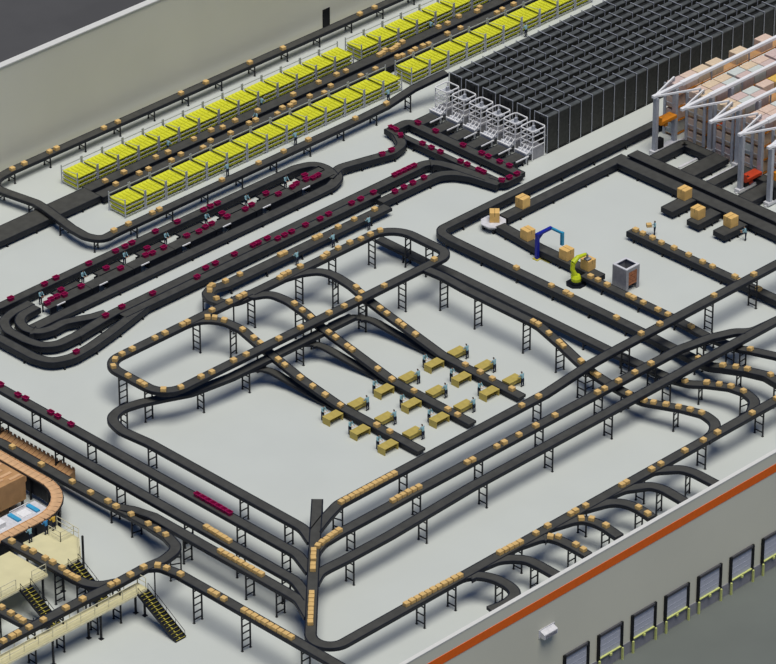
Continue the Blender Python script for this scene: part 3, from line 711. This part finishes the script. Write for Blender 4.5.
o = rest.build('yellow_tote', [yel_m, yel2_m]); tag(o, 'yellow totes on the lower shelves of the farther racks', 'tote', 'yellow totes in the racks', 'stuff')
for (u, v, z), fc, lb in (((254,107,0),0,'picker by the seventh rack of the rear yellow row'), ((259,126,0),PI,'picker in the aisle between both yellow rack rows'), ((292.5,143.5,0),PI/2,'picker standing in front of the front yellow row'),
        ((163,150.5,0),0,'picker near the left end of the aisle'), ((526,37,0),PI/2,'picker beside the shuttle store top, near the yellow racks'), ((222.5,174,0),PI/2,'picker before the front yellow row by the sorting belt'), ((380,98,0),PI/2,'picker at the gap in the front yellow row'), ((422,30,0),0,'picker far up the aisle between the yellow rows')):
    p = W(u, v, z)
    if 38.4 < p.y < 43.7: p.y = 41.3                      # between the two aisle belts
    if 35.4 < p.y <= 38.4: p.y = 35.0
    if p.y >= 43.7: p.y = 43.35
    if 31.6 < p.y < 33.9: p.y = 34.3
    person(p.x, p.y, 0, fc, 'work', lb + ', in pale blue', 'pickers among the yellow racks')
for (u, v), lb in (((360.5,226),'right'), ((325.4,243.5),'middle'), ((289,261),'left')):
    p = W(u, v, 0); y = min(p.y, CONVS['tan_pack'].path[0].y-1.15)
    person(p.x, CONVS['tan_pack'].path[0].y-1.1, 0, PI/2, 'work', '%s of three packers beside the small carton belt, in pale blue' % lb, 'packers at the carton belt')
# ------------------------------------------------------------------ shuttle store
X0, NB, BX = 38.55, 30, 1.76
row0 = None
for k in range(6):
    y = 15.45+2.56*k
    lb = '%s black shuttle rack row from the right, with white frames' % nth(k)
    if row0 is not None: dup(row0, (X0, y, 0), 0, lb); continue
    row0 = thing('shuttle_rack', lb, 'rack', (X0, y, 0), 0, 'black shuttle rack rows')
    fm = MB()
    for sy in (-.95, .95): fm.box(-.03, sy-.03, 0, .03, sy+.03, 4.57)
    fm.box(-.03, -.92, 4.50, .03, .92, 4.57); fm.box(-.03, -.92, 2.2, .03, .92, 2.25)
    fme = fm.mesh('white_frame', galv_m)
    for i in range(NB+1): link('white_frame', fme, row0, (i*BX, 0, 0))
    for sy in (-1, 1):
        m = MB()
        for i in range(NB):
            a, b = i*BX+.07, (i+1)*BX-.07
            m.box(a, sy*.62-.27, .12, b, sy*.62+.27, 4.30)
        m.build('bin_stack', side_bin, row0)
        m = MB()
        for i in range(NB):
            a, b = i*BX+.07, (i+1)*BX-.07; y0 = sy*.62
            n = len(m.v)
            sec = [(y0-.29,4.30),(y0+.29,4.30),(y0+.27,4.40),(y0+.16,4.46),(y0-.16,4.46),(y0-.27,4.40)]
            m.v += [(a, *s) for s in sec] + [(b, *s) for s in sec]
            for j in range(6): m.quad([n+j, n+(j+1) % 6, n+6+(j+1) % 6, n+6+j], 0)
            m.quad([n+j for j in range(6)][::-1], 0); m.quad([n+6+j for j in range(6)], 0)
        m.build('top_bin', black_bin, row0)
    m = MB(); m.box(.02, -.30, .1, NB*BX, .30, 4.15); m.build('dark_gap_fill', dark_in, row0)  # black solid put into the open gap in place of its deep shade
    for sy in (-1, 1):
        m = MB(); m.box(0, sy*.95-.02, .02, NB*BX, sy*.95+.02, .12); m.build('floor_rail', dark_in, row0)
l0 = None
for k in range(6):
    y = 15.35+2.56*k
    lb = '%s white and grey shuttle lift from the right, before the black store' % nth(k)
    if l0 is not None: dup(l0, (37.2, y, 0), 0, lb); continue
    l0 = thing('shuttle_lift', lb, 'lift', (37.2, y, 0), 0, 'shuttle lifts before the black store')
    m = MB(); ring = [(-.75,-.95),(.75,-.95),(1.0,-.75),(1.0,.75),(.75,.95),(-.75,.95),(-1.0,.75),(-1.0,-.75)]
    for a, b in zip(ring, ring[1:]+ring[:1]): m.bar((*a, 3.55), (*b, 3.55), .11, .11)
    m.build('top_ring', white_m, l0)
    for sx in (-.93, .93):
        for sy in (-.85, .85): m = MB(); m.box(sx-.045, sy-.045, .04, sx+.045, sy+.045, 3.53); m.build('mast', white_m, l0)
    for z in (1.6, 2.2, 2.9):
        m = MB()
        for sy in (-.85, .85): m.box(-.9, sy-.04, z-.04, .9, sy+.04, z+.04)
        for sx in (-.93,): m.box(sx-.04, -.82, z-.04, sx+.04, .82, z+.04)
        m.build('shelf_level', white_m, l0)
    m = MB(); m.box(-.25, -.6, 3.0, .45, .6, 3.12); m.box(-.1,-.12,3.12,.25,.12,3.6); m.build('carriage', galv_m, l0)
    m = MB(); m.box(-.85, -.78, .05, .9, .78, 1.25); m.build('base_unit', grey_m, l0)
    m = MB(); m.box(-1.95, -.85, .95, -.88, .75, 1.2); m.box(-1.95, -.85, .2, -1.7, .75, .95); m.build('transfer_plate', galv_m, l0)
    m = MB()
    for sy in (-.85, -.35, .15): m.bar((-1.7, sy, 1.22), (-.95, sy, 1.8), .08)
    m.box(-2.0, -.95, 1.2, -1.85, .8, 1.35); m.box(-1.4, -.95, 1.2, -1.28, .8, 1.3); m.build('guide_bars', white_m, l0)
    m = MB(); m.box(-3.7, -1.12, .93, -1.75, -1.02, 1.06); m.build('side_guide', white_m, l0)
    for dx in (-3.5,-1.9): m = MB(); m.box(dx, -1.1, 0, dx+.08, -1.04, .93); m.build('leg', leg_m, l0)
# ------------------------------------------------------------------ pallet racks and cranes
NL = 13
LM = [carton_mesh(1.84, 1.14, h, False, pallet_m[0]) for h in (1.3,)]
LMS = []
for mt in pallet_m:
    me = LM[0].copy(); me.materials[0] = mt; LMS.append(me)
def bx(i): return i*1.95 + (i//3)*.28
def rack(rowy, wid, lb, n):
    r = thing('pallet_rack', lb, 'rack', (PX, rowy, 0), 0, 'tall pallet racks')
    ys = (-wid/2, 0, wid/2) if wid > 2 else (-wid/2, wid/2)
    for i in range(0, n+1, 3):
        for yy in ys:
            m = MB(); wu = .17 if i == 0 else .06; x = bx(i)-(.13 if i else 0); m.box(x-.07, yy-wu, 0, x+.07, yy+wu, 6.2); m.build('upright', galv_m, r)
    m = MB()
    for i in range(0, n+1, 3):
        for z in (.9,2.4,4.0,5.6): x = bx(i)-(.13 if i else 0); m.box(x-.04, -wid/2, z, x+.04, wid/2, z+.06)
    m.build('frame_brace', galv_m, r)
    for z in (.10, 1.70, 3.30, 4.90):
        m = MB()
        for yy in (ys[0], ys[-1]): m.box(.08, yy-.04, z, bx(n), yy+.04, z+.13)
        m.box(.08, -wid/2+.08, z+.13, bx(n), wid/2-.08, z+.16, 1); m.build('shelf_level', [orange_m, brown_m], r)
    return r
lv_name = ('bottom', 'second', 'third', 'top')
for k in range(5):
    if k == 0: rowy, wid = 8.15, 1.3
    else: rowy, wid = 6.4-PY*(k-.5), 2.5
    n = NL if k < 4 else 7
    rack(rowy, wid, '%s tall pallet rack from the shuttle store side' % nth(k), n)
    ny = 1 if k == 0 else 2
    for i in range(n):
        for j in range(ny):
            for lv, z in enumerate((.262, 1.862, 3.462, 5.062)):
                if lv < 3 and i > (1 if j == ny-1 else 5 if False else 1): continue
                if k == 0 and lv == 3 and i in (6,8): continue
                if lv == 3 and random.random() < .03: continue
                if lv < 3 and random.random() < .12: continue
                mi = random.choice((0,0,0,0,1,1,1,4,4,2,3))
                o = link('pallet_load', LMS[mi], None, (PX+1.03+bx(i), rowy + (0 if ny == 1 else (.6 if j == 0 else -.6)), z), 0)
                tag(o, '%s %s load from the front on %s shelf of %s pallet rack%s' % (nth(i), ('pink','tan','yellow','pale','rose')[mi], lv_name[lv], nth(k), '' if ny == 1 else (', far side' if j == 0 else ', near side')), 'box', 'pallet loads in the tall racks')
def crane(k, dx):
    y = 6.4-PY*k; x0 = 46.5
    r = thing('stacker_crane', '%s stacker crane from the shuttle store side, in the rack aisle' % nth(k), 'crane', (x0, y, 0), 0, 'stacker cranes in the rack aisles')
    m = MB(); m.box(-.35, -.14, .02, 34, .14, .16); m.build('floor_rail', pale_m, r)
    for d in ((dx, dx+3.1) if k != 1 else (dx, dx+3.1)):
        m = MB(); m.box(d-.2, -.26, .16, d+.2, .26, 6.75); m.build('mast', galv_m, r)
    m = MB(); m.box(dx-.5, -.35, .16, dx+3.6, .35, .5); m.build('base_beam', pale_m, r)
    z = (3.5, 2.2, 3.0, 1.2, 3.0)[k]
    m = MB(); m.box(dx+.25, -.55, z, dx+2.85, .55, z+.35); m.box(dx+.25, -.55, z+.35, dx+.45, .55, z+.9); cg = m.build('carriage', orange_m if k % 2 == 0 else red_m, r)
    m = MB(); m.box(dx+1.0, -.45, z-.45, dx+1.5, .45, z); m.build('hoist_unit', orange_m if k % 2 == 0 else red_m, cg)
    m = MB(); m.box(dx+.4, -.3, .5, dx+1.1, .3, 1.6); m.build('control_cabinet', seal_m, r)
    g = thing('crane_guide_rail', '%s white overhead guide rail with V braces over the rack aisles' % nth(k), 'rail', (x0, y, 0), 0, 'white guide rails over the rack aisles')
    m = MB(); m.bar((-.3,0,7.02),(34,0,7.02),.38,.30); m.bar((4.2,0,7.02),(6.8,0,7.02),.5,.42); m.build('beam', white_m, g)
    for j, yy in enumerate((1.55, -2.0)):
        m = MB(); m.bar((-.1, 0, 7.02), (PX-x0+.6, yy if not (k == 0 and j == 0) else 1.75, 6.85), .16, .2); m.build('brace', white_m, g)
        yb = yy if not (k == 0 and j == 0) else 1.75
        m = MB(); m.box(PX-x0+.5, yb-.09, 6.4, PX-x0+.7, yb+.09, 6.9); m.build('bracket', galv_m, g)
for k, dx in enumerate((.25, 4.6, 4.4, .3, .3)): crane(k, dx)
# ------------------------------------------------------------------ turntable, blue arm, yellow robot, grey machine
p = W(493.5, 221.5, .9); r = thing('turntable', 'round pale corner plate under a large carton beside the low belts', 'turntable', (p.x, p.y, 0))
m = MB(); m.prism([(1.4*math.cos(a*PI/4+PI/8), 1.4*math.sin(a*PI/4+PI/8)) for a in range(8)], .80, .90); m.build('plate', pale_m, r)
m = MB(); m.prism([(1.1*math.cos(a*PI/4+PI/8), 1.1*math.sin(a*PI/4+PI/8)) for a in range(8)], .45, .80); m.build('drive_ring', grey_m, r)
for a in range(4): m = MB(); cx, cy = math.cos(a*PI/2+PI/4), math.sin(a*PI/2+PI/4); m.box(cx-.12, cy-.12, 0, cx+.12, cy+.12, .45); m.build('leg', leg_m, r)
tag(link('large_carton', BIG, None, (p.x+.25, p.y+.1, .902), PI/4), 'large square tan carton standing on the round corner plate', 'box', 'large cartons').scale = (.92, .92, 1)
p = W(537, 259, 0); r = thing('stretch_arm', 'blue jointed arm with cyan end beside the large carton belt', 'machine', (p.x, p.y, 0))
m = MB(); m.box(-.35,-.35,0,.35,.35,.08); m.box(.2,-1.5,0,1.7,-.4,.05); m.build('base_plate', yline_m, r)
m = MB(); m.box(-.17,-.17,.08,.17,.17,2.75); m.build('column', robot_b, r)
m = MB(); m.box(-.18,-.18,2.75,2.1,.18,3.0); m.bar((0,0,2.2),(.7,0,2.75),.2); m.build('upper_arm', robot_b, r)
m = MB(); m.box(1.9,-1.55,2.76,2.12,-.18,2.98); m.box(1.86,-1.75,1.5,2.16,-1.45,3.0); m.build('end_arm', robot_c, r)
p = W(576, 284, 0); r = thing('robot_arm', 'yellow six axis robot on a black base beside the belts', 'robot', (p.x, p.y, 0))
m = MB(); m.prism([(1.25*math.cos(a*PI/4+PI/8), 1.25*math.sin(a*PI/4+PI/8)) for a in range(8)], 0, .12); m.prism([(.75*math.cos(a*PI/6), .75*math.sin(a*PI/6)) for a in range(12)], .12, .5); m.build('base', frame_m, r)
m = MB(); m.tube([(0,0,.5),(0,0,.9),(0,0,1.25)], [.62,.66,.45], 12); m.build('turret', robot_y, r)
m = MB(); m.tube([(-.1,.1,1.2),(-.35,.3,2.0),(-.25,.3,2.9)], [.34,.28,.30], 10); m.tube([(-.35,.02,1.25),(-.05,.3,1.25)], [.4,.4], 10); m.build('lower_arm', robot_y, r)
m = MB(); m.tube([(-.3,.3,2.9),(.5,.25,3.35),(1.7,.1,3.35)], [.36,.28,.19], 10); m.build('forearm', robot_y, r)
m = MB(); m.tube([(1.7,.1,3.38),(1.95,.08,3.1),(2.0,.08,2.7)], [.18,.15,.12], 8); m.box(1.65,-.25,2.58,2.35,.4,2.7); m.build('gripper', grey_m, list(r.children)[-1]); r.scale = (.86, .86, .86)
p = W(625.5, 287, 0); r = thing('case_erector', 'grey open topped machine housing with rust brown side panel', 'machine', (p.x, p.y, 0))
H = 2.65
m = MB()
m.box(-1,-.95,.0,-.9,.95,H); m.box(.9,-.95,0,1,.95,H); m.box(-.9,.85,0,.9,.95,H); m.box(-.9,-.95,0,-.62,-.85,H); m.box(.62,-.95,0,.9,-.85,H); m.box(-.62,-.95,H-.35,.62,-.85,H)
m.build('housing', grey_m, r)
m = MB(); m.box(-.98,-.95,H,-.75,.95,H+.08); m.box(.75,-.95,H,.98,.95,H+.08); m.box(-.75,.7,H,.75,.95,H+.08); m.box(-.75,-.95,H,.75,-.7,H+.08); m.build('top_rim', pale_m, r)
m = MB(); m.box(-.62,-.93,.75,.62,-.87,H-.35)
for z in (1.15,1.4,1.65,1.9): m.box(-.6,-.96,z,.6,-.93,z+.08)
m.build('side_panel', rust_m, r)
m = MB(); m.box(-.6,-.6,.3,.6,.6,1.3); m.build('hopper', frame_m, r)
p = W(654.5, 235, 0); person(p.x, p.y, 0, 2.5, 'carry', 'worker in pale blue holding a carton beside the small carton belt')
tag(link('carton', CART[1], None, (p.x+.62*math.cos(2.5), p.y+.62*math.sin(2.5), 1.05), 2.5), 'small tan carton in the hands of the standing worker', 'box')
p = W(738, 240, 0); person(p.x+.5, p.y-.6, 0, 2.4, 'work', 'worker in pale blue standing beside the third spur belt')
# ------------------------------------------------------------------ mezzanine decks, walkway, stairs
def rail_run(m, a, b, z):
    a, b = Vector((*a, z)), Vector((*b, z)); L = (b-a).length; n = max(1, int(L/1.6))
    for i in range(n+1): q = a.lerp(b, i/n); m.bar(q, q+Vector((0,0,1.05)), .05)
    for h in (.55, 1.05): m.bar(a+Vector((0,0,h)), b+Vector((0,0,h)), .05)
ZD = 3.0
def deck(name, label, poly, posts, rails):
    o = Vector((poly[0][0], poly[0][1], 0)); r = thing(name, label, 'deck', o)
    m = MB(); m.prism(poly, ZD-.12, ZD); m.off(o).build('floor_deck', cream_m, r)
    m = MB()
    for a, b in zip(poly, poly[1:]+poly[:1]): m.bar((a[0]*.998+b[0]*.002, a[1], ZD-.22), (b[0], b[1], ZD-.22), .10, .2)
    m.off(o).build('edge_beam', rail_m, r)
    for x, y in posts: m = MB(); m.box(x-.08, y-.08, 0, x+.08, y+.08, ZD-.12); m.box(x-.2, y-.2, 0, x+.2, y+.2, .05); m.off(o).build('post', leg_m, r)
    for a, b in rails: m = MB(); rail_run(m, a, b, ZD); m.off(o).build('guard_rail', rail_m, r)
deck('mezzanine_deck', 'large cream deck at the left edge beside the deck belt', [(-72,-12.27),(-55.9,-12.27),(-55.9,-7.06),(-72,-7.06)], [(-56.2,-11.9),(-56.2,-7.5),(-62,-11.9),(-62,-7.5),(-68,-11.9)], [((-72,-12.2),(-59.6,-12.2)),((-57.7,-12.2),(-56,-12.2))])
deck('mezzanine_deck', 'smaller cream deck with a cut corner, left of the stairs', [(-54.15,-12.28),(-51.9,-12.28),(-49.95,-9.9),(-49.95,-6.85),(-54.15,-6.85)], [(-53.9,-12.0),(-52.2,-12.0),(-50.2,-7.1),(-53.9,-7.1)], [((-51.9,-12.2),(-50.0,-9.9)),((-50.0,-9.9),(-50.0,-6.9)),((-51.6,-9.2),(-50.0,-9.2)),((-51.6,-9.2),(-51.6,-7.6))])
m = MB(); m.box(-50.08, -10.5, 0, -49.92, -10.34, 3.5); tag(m.build('pillar', leg_m), 'tall black pillar at the corner of the smaller cream deck', 'pillar')
deck('walkway', 'long narrow cream walkway below the deck line', [(-74,-20.35),(-51.1,-20.35),(-51.1,-19.1),(-74,-19.1)], [(-51.6,-19.3),(-51.0-.3,-20.2),(-56.6,-20.2),(-57.3,-19.3),(-62.3,-20.2),(-68,-19.3)], [((-74,-20.28),(-52.3,-20.28)),((-74,-19.17),(-51.2,-19.17)),((-51.17,-19.2),(-51.17,-20.3))])
s0 = None
for x, y, lb in ((-51.7,-20.4,'black stairs from the walkway end down to the open floor'), (-52.95,-12.35,'black stairs from the smaller cream deck'), (-58.7,-12.35,'black stairs from the large cream deck at the left')):
    if s0 is not None: dup(s0, (x, y, 0), 0, lb); continue
    s0 = thing('staircase', lb, 'stairs', (x, y, 0), 0, 'black deck staircases')
    n, run_, w = 15, 5.0, .60
    for s in (-w, w): m = MB(); m.bar((s, 0, ZD-.14), (s, -run_, .10), .07, .26); m.build('stringer', leg_m, s0)
    m = MB(); m.bar((0, -.05, ZD-.30), (0, -run_, -.0+.03), 2*w-.1, .03); m.build('riser_plate', leg_m, s0)
    for i in range(n):
        z = ZD*(1-(i+1)/(n+1)); y_ = -run_*(i+.8)/(n+.5)
        m = MB(); m.box(-w+.03, y_-.17, z-.03, w-.03, y_+.13, z); m.box(-w+.03, y_-.19, z-.04, w-.03, y_-.165, z+.008, 1); m.box(-.05, y_-.16, z, .05, y_+.13, z+.006, 1); m.build('tread', [frame_m, yline_m], s0)
    for s in (-w, w):
        m = MB()
        for i in range(5): t = i/4; m.bar((s, -run_*t*.96-.1, ZD*(1-t*.96)-.08), (s, -run_*t*.96-.1, ZD*(1-t*.96)+.6), .035)
        m.bar((s, -.1, ZD+.58), (s, -run_*.96-.1, ZD*.04+.58), .04); m.build('handrail', leg_m, s0)
# ------------------------------------------------------------------ tan tray sorter, chutes
pts = [Vector((-45.3, 24, 2.6)), Vector((-45.3, -4.4, 2.6)), Vector((-75, -4.4, 2.6))]
path = fillet(pts, [0, 4.6, 0])
dense = []
L = [0]
for a, b in zip(path, path[1:]): L.append(L[-1]+(b-a).length)
o = Vector((-45.3, 24, 0)); r = thing('tray_sorter', 'tan tray sorter loop curving round at the left edge', 'sorter', o)
m = MB(); m.sweep(path, [(.52,-.02),(.52,-.35),(-.52,-.35),(-.52,-.02)]); m.off(o).build('track_frame', frame_m, r)
m = MB(); m.sweep(path, [(.64,-.05),(.64,-.12),(.54,-.12),(.54,-.05)]); m.sweep(path, [(-.54,-.05),(-.54,-.12),(-.64,-.12),(-.64,-.05)]); m.off(o).build('side_rail', leg_m, r)
m = MB(); m.sweep(path, [(.36,-.36),(.36,-1.9),(-.36,-1.9),(-.36,-.36)]); m.off(o).build('drive_base', frame_m, r)
def on_path(s):
    for i in range(len(path)-1):
        if s <= L[i+1] or i == len(path)-2:
            a, b = path[i], path[i+1]; t = (b-a).normalized(); return a.lerp(b, (s-L[i])/(L[i+1]-L[i])), t
trm = MB(); trm.box(-.35,-.54,0,.35,.54,.05); trm.box(-.35,-.54,.05,.35,-.48,.12); trm.box(-.35,.48,.05,.35,.54,.12); trm = trm.mesh('tray', tan_m)
s = 12.0
while s < L[-1]-3:
    p, t = on_path(s); link('tray', trm, r, (p.x-o.x, p.y-o.y, p.z-.02), math.atan2(t.y, t.x)); s += .74
s = 3.0
while s < L[-1]:
    p, t = on_path(s)
    for d in (-.44, .44):
        q = p + Vector((-t.y, t.x, 0))*d
        m = MB(); m.box(q.x-.09, q.y-.09, 0, q.x+.09, q.y+.09, 2.25); m.off(o).build('post', leg_m, r)
    s += 3.2
# row of brown chutes behind the carton belt
ch0 = None
i = 0; y = 1.5
while y < 17:
    lb = '%s brown chute from the near end of the row behind the sorter' % nth(i)
    if ch0 is None:
        ch0 = thing('brown_chute', lb, 'chute', (-41.25, y, 0), 0, 'brown chutes in a row')
        m = MB(); n = len(m.v)
        m.v += [(-.7,-.28,.75),(.6,-.28,1.25),(.6,.28,1.25),(-.7,.28,.75),(-.7,-.28,.12),(.6,-.28,.12),(.6,.28,.12),(-.7,.28,.12)]
        for q in ((0,1,2,3),(7,6,5,4),(0,4,5,1),(1,5,6,2),(2,6,7,3),(3,7,4,0)): m.quad(q, 0)
        m.build('slide', brown_m, ch0)
        m = MB(); m.bar((-.7,-.28,.77),(.6,-.28,1.27),.05,.12); m.build('side_wall', brown2_m, ch0)
        m = MB(); m.box(.55,-.24,1.25,.61,.1,1.5); m.build('end_stop', brown2_m, ch0)
        for a in (-.5,.7): m = MB(); m.box(a-.06,-.2,0,a+.06,-.08,.12); m.build('leg', leg_m, ch0)
    else: dup(ch0, (-41.25, y, 0), 0, lb)
    i += 1; y += .6
# stepped brown block of chutes inside the loop
r = thing('chute_block', 'large brown stepped chute block inside the tan sorter loop', 'chute', (-48.2, .8, 0))
m = MB()
poly = [(-1.1, 1.15), (1.05, 1.15), (1.05, 3.0), (1.2, 3.1), (1.2, 3.55), (.9, 3.75), (-4.8, 3.75), (-4.8, 1.15)]
n = len(m.v); k = len(poly)
m.v += [(x, 0, z) for x, z in poly] + [(x, 20, z) for x, z in poly]
m.quad(list(range(n, n+k)), 0); m.quad(list(range(n+2*k-1, n+k-1, -1)), 0)
for j in range(k): m.quad([n+j, n+(j+1) % k, n+k+(j+1) % k, n+k+j], 0)
m.build('casing', brown_m, r)
for j in range(22):
    y = .25+j*.9; x = .45-(j % 3)*.35
    m = MB(); m.box(x-1.0, y, 3.75, x+.35, y+.34, 3.83); m.build('pale_strip', tan_m, r)
    m = MB(); m.box(x-2.9, y+.45, 3.75, x-1.4, y+.75, 3.83); m.build('pale_strip', tan_m, r)
for dx in (-4.4, -.6, .9):
    for dy in (.4, 6, 12): m = MB(); m.box(dx-.1, dy-.1, 0, dx+.1, dy+.1, 1.15); m.build('leg', leg_m, r)
# induction station on a grey floor plate inside the curve
p = W(27, 512, 1.6); r = thing('induction_table', 'pale induction table with two blue belts inside the sorter curve', 'table', (p.x, p.y, 0))
m = MB(); m.box(-4.4,-1.15,1.5,1.8,1.0,1.6); m.build('table_plate', pale_m, r)
for dx, dy in ((-4.2,-1),(1.6,-1),(-4.2,.8),(1.6,.8)): m = MB(); m.box(dx-.08, dy-.08, 0, dx+.08, dy+.08, 1.5); m.build('leg', leg_m, r)
for dx in (-1.55, .75): m = MB(); m.box(dx-.22,-.75,1.6,dx+.22,.75,1.78); m.build('blue_belt', glass_c, r)
m = MB(); m.box(-.9,-.5,1.6,.2,.5,1.66); m.build('scale_plate', white_m, r)
m = MB(); m.box(-1.5,.72,1.9,.8,.78,1.98); m.box(-1.5,.72,1.6,-1.44,.78,1.9); m.box(.74,.72,1.6,.8,.78,1.9); m.build('scanner_bar', white_m, list(r.children)[0])
m = MB(); m.box(-3.9,-.5,1.6,-3.0,.4,2.1); m.build('control_box', white_m, r)
for (u, v), sh, lb in (((41.5,531.5),blue_m,'worker in bright blue standing on the smaller cream deck by the sorter'), ((49,527.5),gold_m,'worker in yellow standing on the smaller cream deck by the sorter'), ((21.5,542),None,'worker in pale blue at the far left corner of the cream decks')):
    p = W(u, v, ZD); p.y = min(p.y, -7.35)
    if p.x < -53.8: p.x = -53.6
    person(p.x, p.y, ZD, PI/2, 'work', lb, None, sh)
# ------------------------------------------------------------------ dock doors
d0 = None
i = 0
for kx in range(-1, 6):
    x = -27.22+4.45*kx
    lb = '%s loading dock door from the left along the front wall' % nth(i) ; i += 1
    if d0 is not None: dup(d0, (x, YO-.03, -.42), 0, lb); continue
    d0 = thing('dock_door', lb, 'door', (x, YO-.03, -.42), 0, 'loading dock doors')
    m = MB(); m.box(.24,-.06,.2,3.06,.0,2.45)
    for z in (.75,1.3,1.85): m.box(.28,-.075,z,3.02,-.06,z+.03)
    m.build('door_panel', door_m, d0)
    m = MB(); m.box(0,-.2,.0,.26,-.0,2.72); m.build('seal_side', seal_m, d0)
    m = MB(); m.box(3.04,-.2,.0,3.3,-.0,2.72); m.build('seal_side', seal_m, d0)
    m = MB(); m.box(.26,-.2,2.46,3.04,-.0,2.72); m.build('seal_head', mat('seal_grey', (.07,.07,.08)), d0)
    m = MB(); m.box(.26,-.22,.1,3.04,.0,.2); m.build('dock_sill', bump_m, d0)
    m = MB(); m.box(1.53,-.3,-.12,1.77,-.06,.1); m.build('leveller_lip', bump_m, list(d0.children)[-1])
    for xx in (.05, 3.09): m = MB(); m.box(xx,-.36,-1.28,xx+.16,-.18,.0); m.build('bumper_post', bump_m, d0)
z = 6.0; p = W(541.5, 628, z)
r = thing('wall_unit', 'white box unit fixed to the front wall above the docks', 'vent', (p.x, YO, z)); r.scale = (1, .8, .72)
m = MB(); n = 0
m.v += [(-.85,0,-.45),(.85,0,-.45),(.85,0,.55),(-.85,0,.55),(-.85,-.75,-.45),(.85,-.75,-.45),(.85,-.75,.2),(-.85,-.75,.2)]
for q in ((0,1,2,3),(7,6,5,4),(0,4,5,1),(1,5,6,2),(2,6,7,3),(3,7,4,0)): m.quad(q, 0)
m.build('hood', pale_m, r)
m = MB()
for i in range(5): m.box(-.7,-.78,-.36+i*.1,.7,-.75,-.31+i*.1)
m.build('grille', grey_m, r)
m = MB(); m.box(-1.0,-.06,-.55,1.0,0,.65); m.build('back_plate', pale_m, r)
# ------------------------------------------------------------------ light
sun = bpy.data.lights.new('sun', 'SUN'); so = bpy.data.objects.new('sun', sun); COL.objects.link(so)
sun.energy = 3.15; sun.color = (1, .96, .89); sun.angle = math.radians(38)
el = math.radians(74); az = math.radians(-118)           # from the camera's side, a little to the right
dirv = Vector((math.cos(az)*math.cos(el), math.sin(az)*math.cos(el), math.sin(el)))
so.rotation_euler = dirv.to_track_quat('Z', 'Y').to_euler()
w = bpy.data.worlds.new('world'); S.world = w; w.use_nodes = True
bg = w.node_tree.nodes['Background']; bg.inputs[0].default_value = (.16, .36, 1.0, 1); bg.inputs[1].default_value = .17
S.view_settings.view_transform = 'Standard'; S.view_settings.look = 'None'; S.view_settings.exposure = 0; S.view_settings.gamma = 1
S.view_settings.use_curve_mapping = False
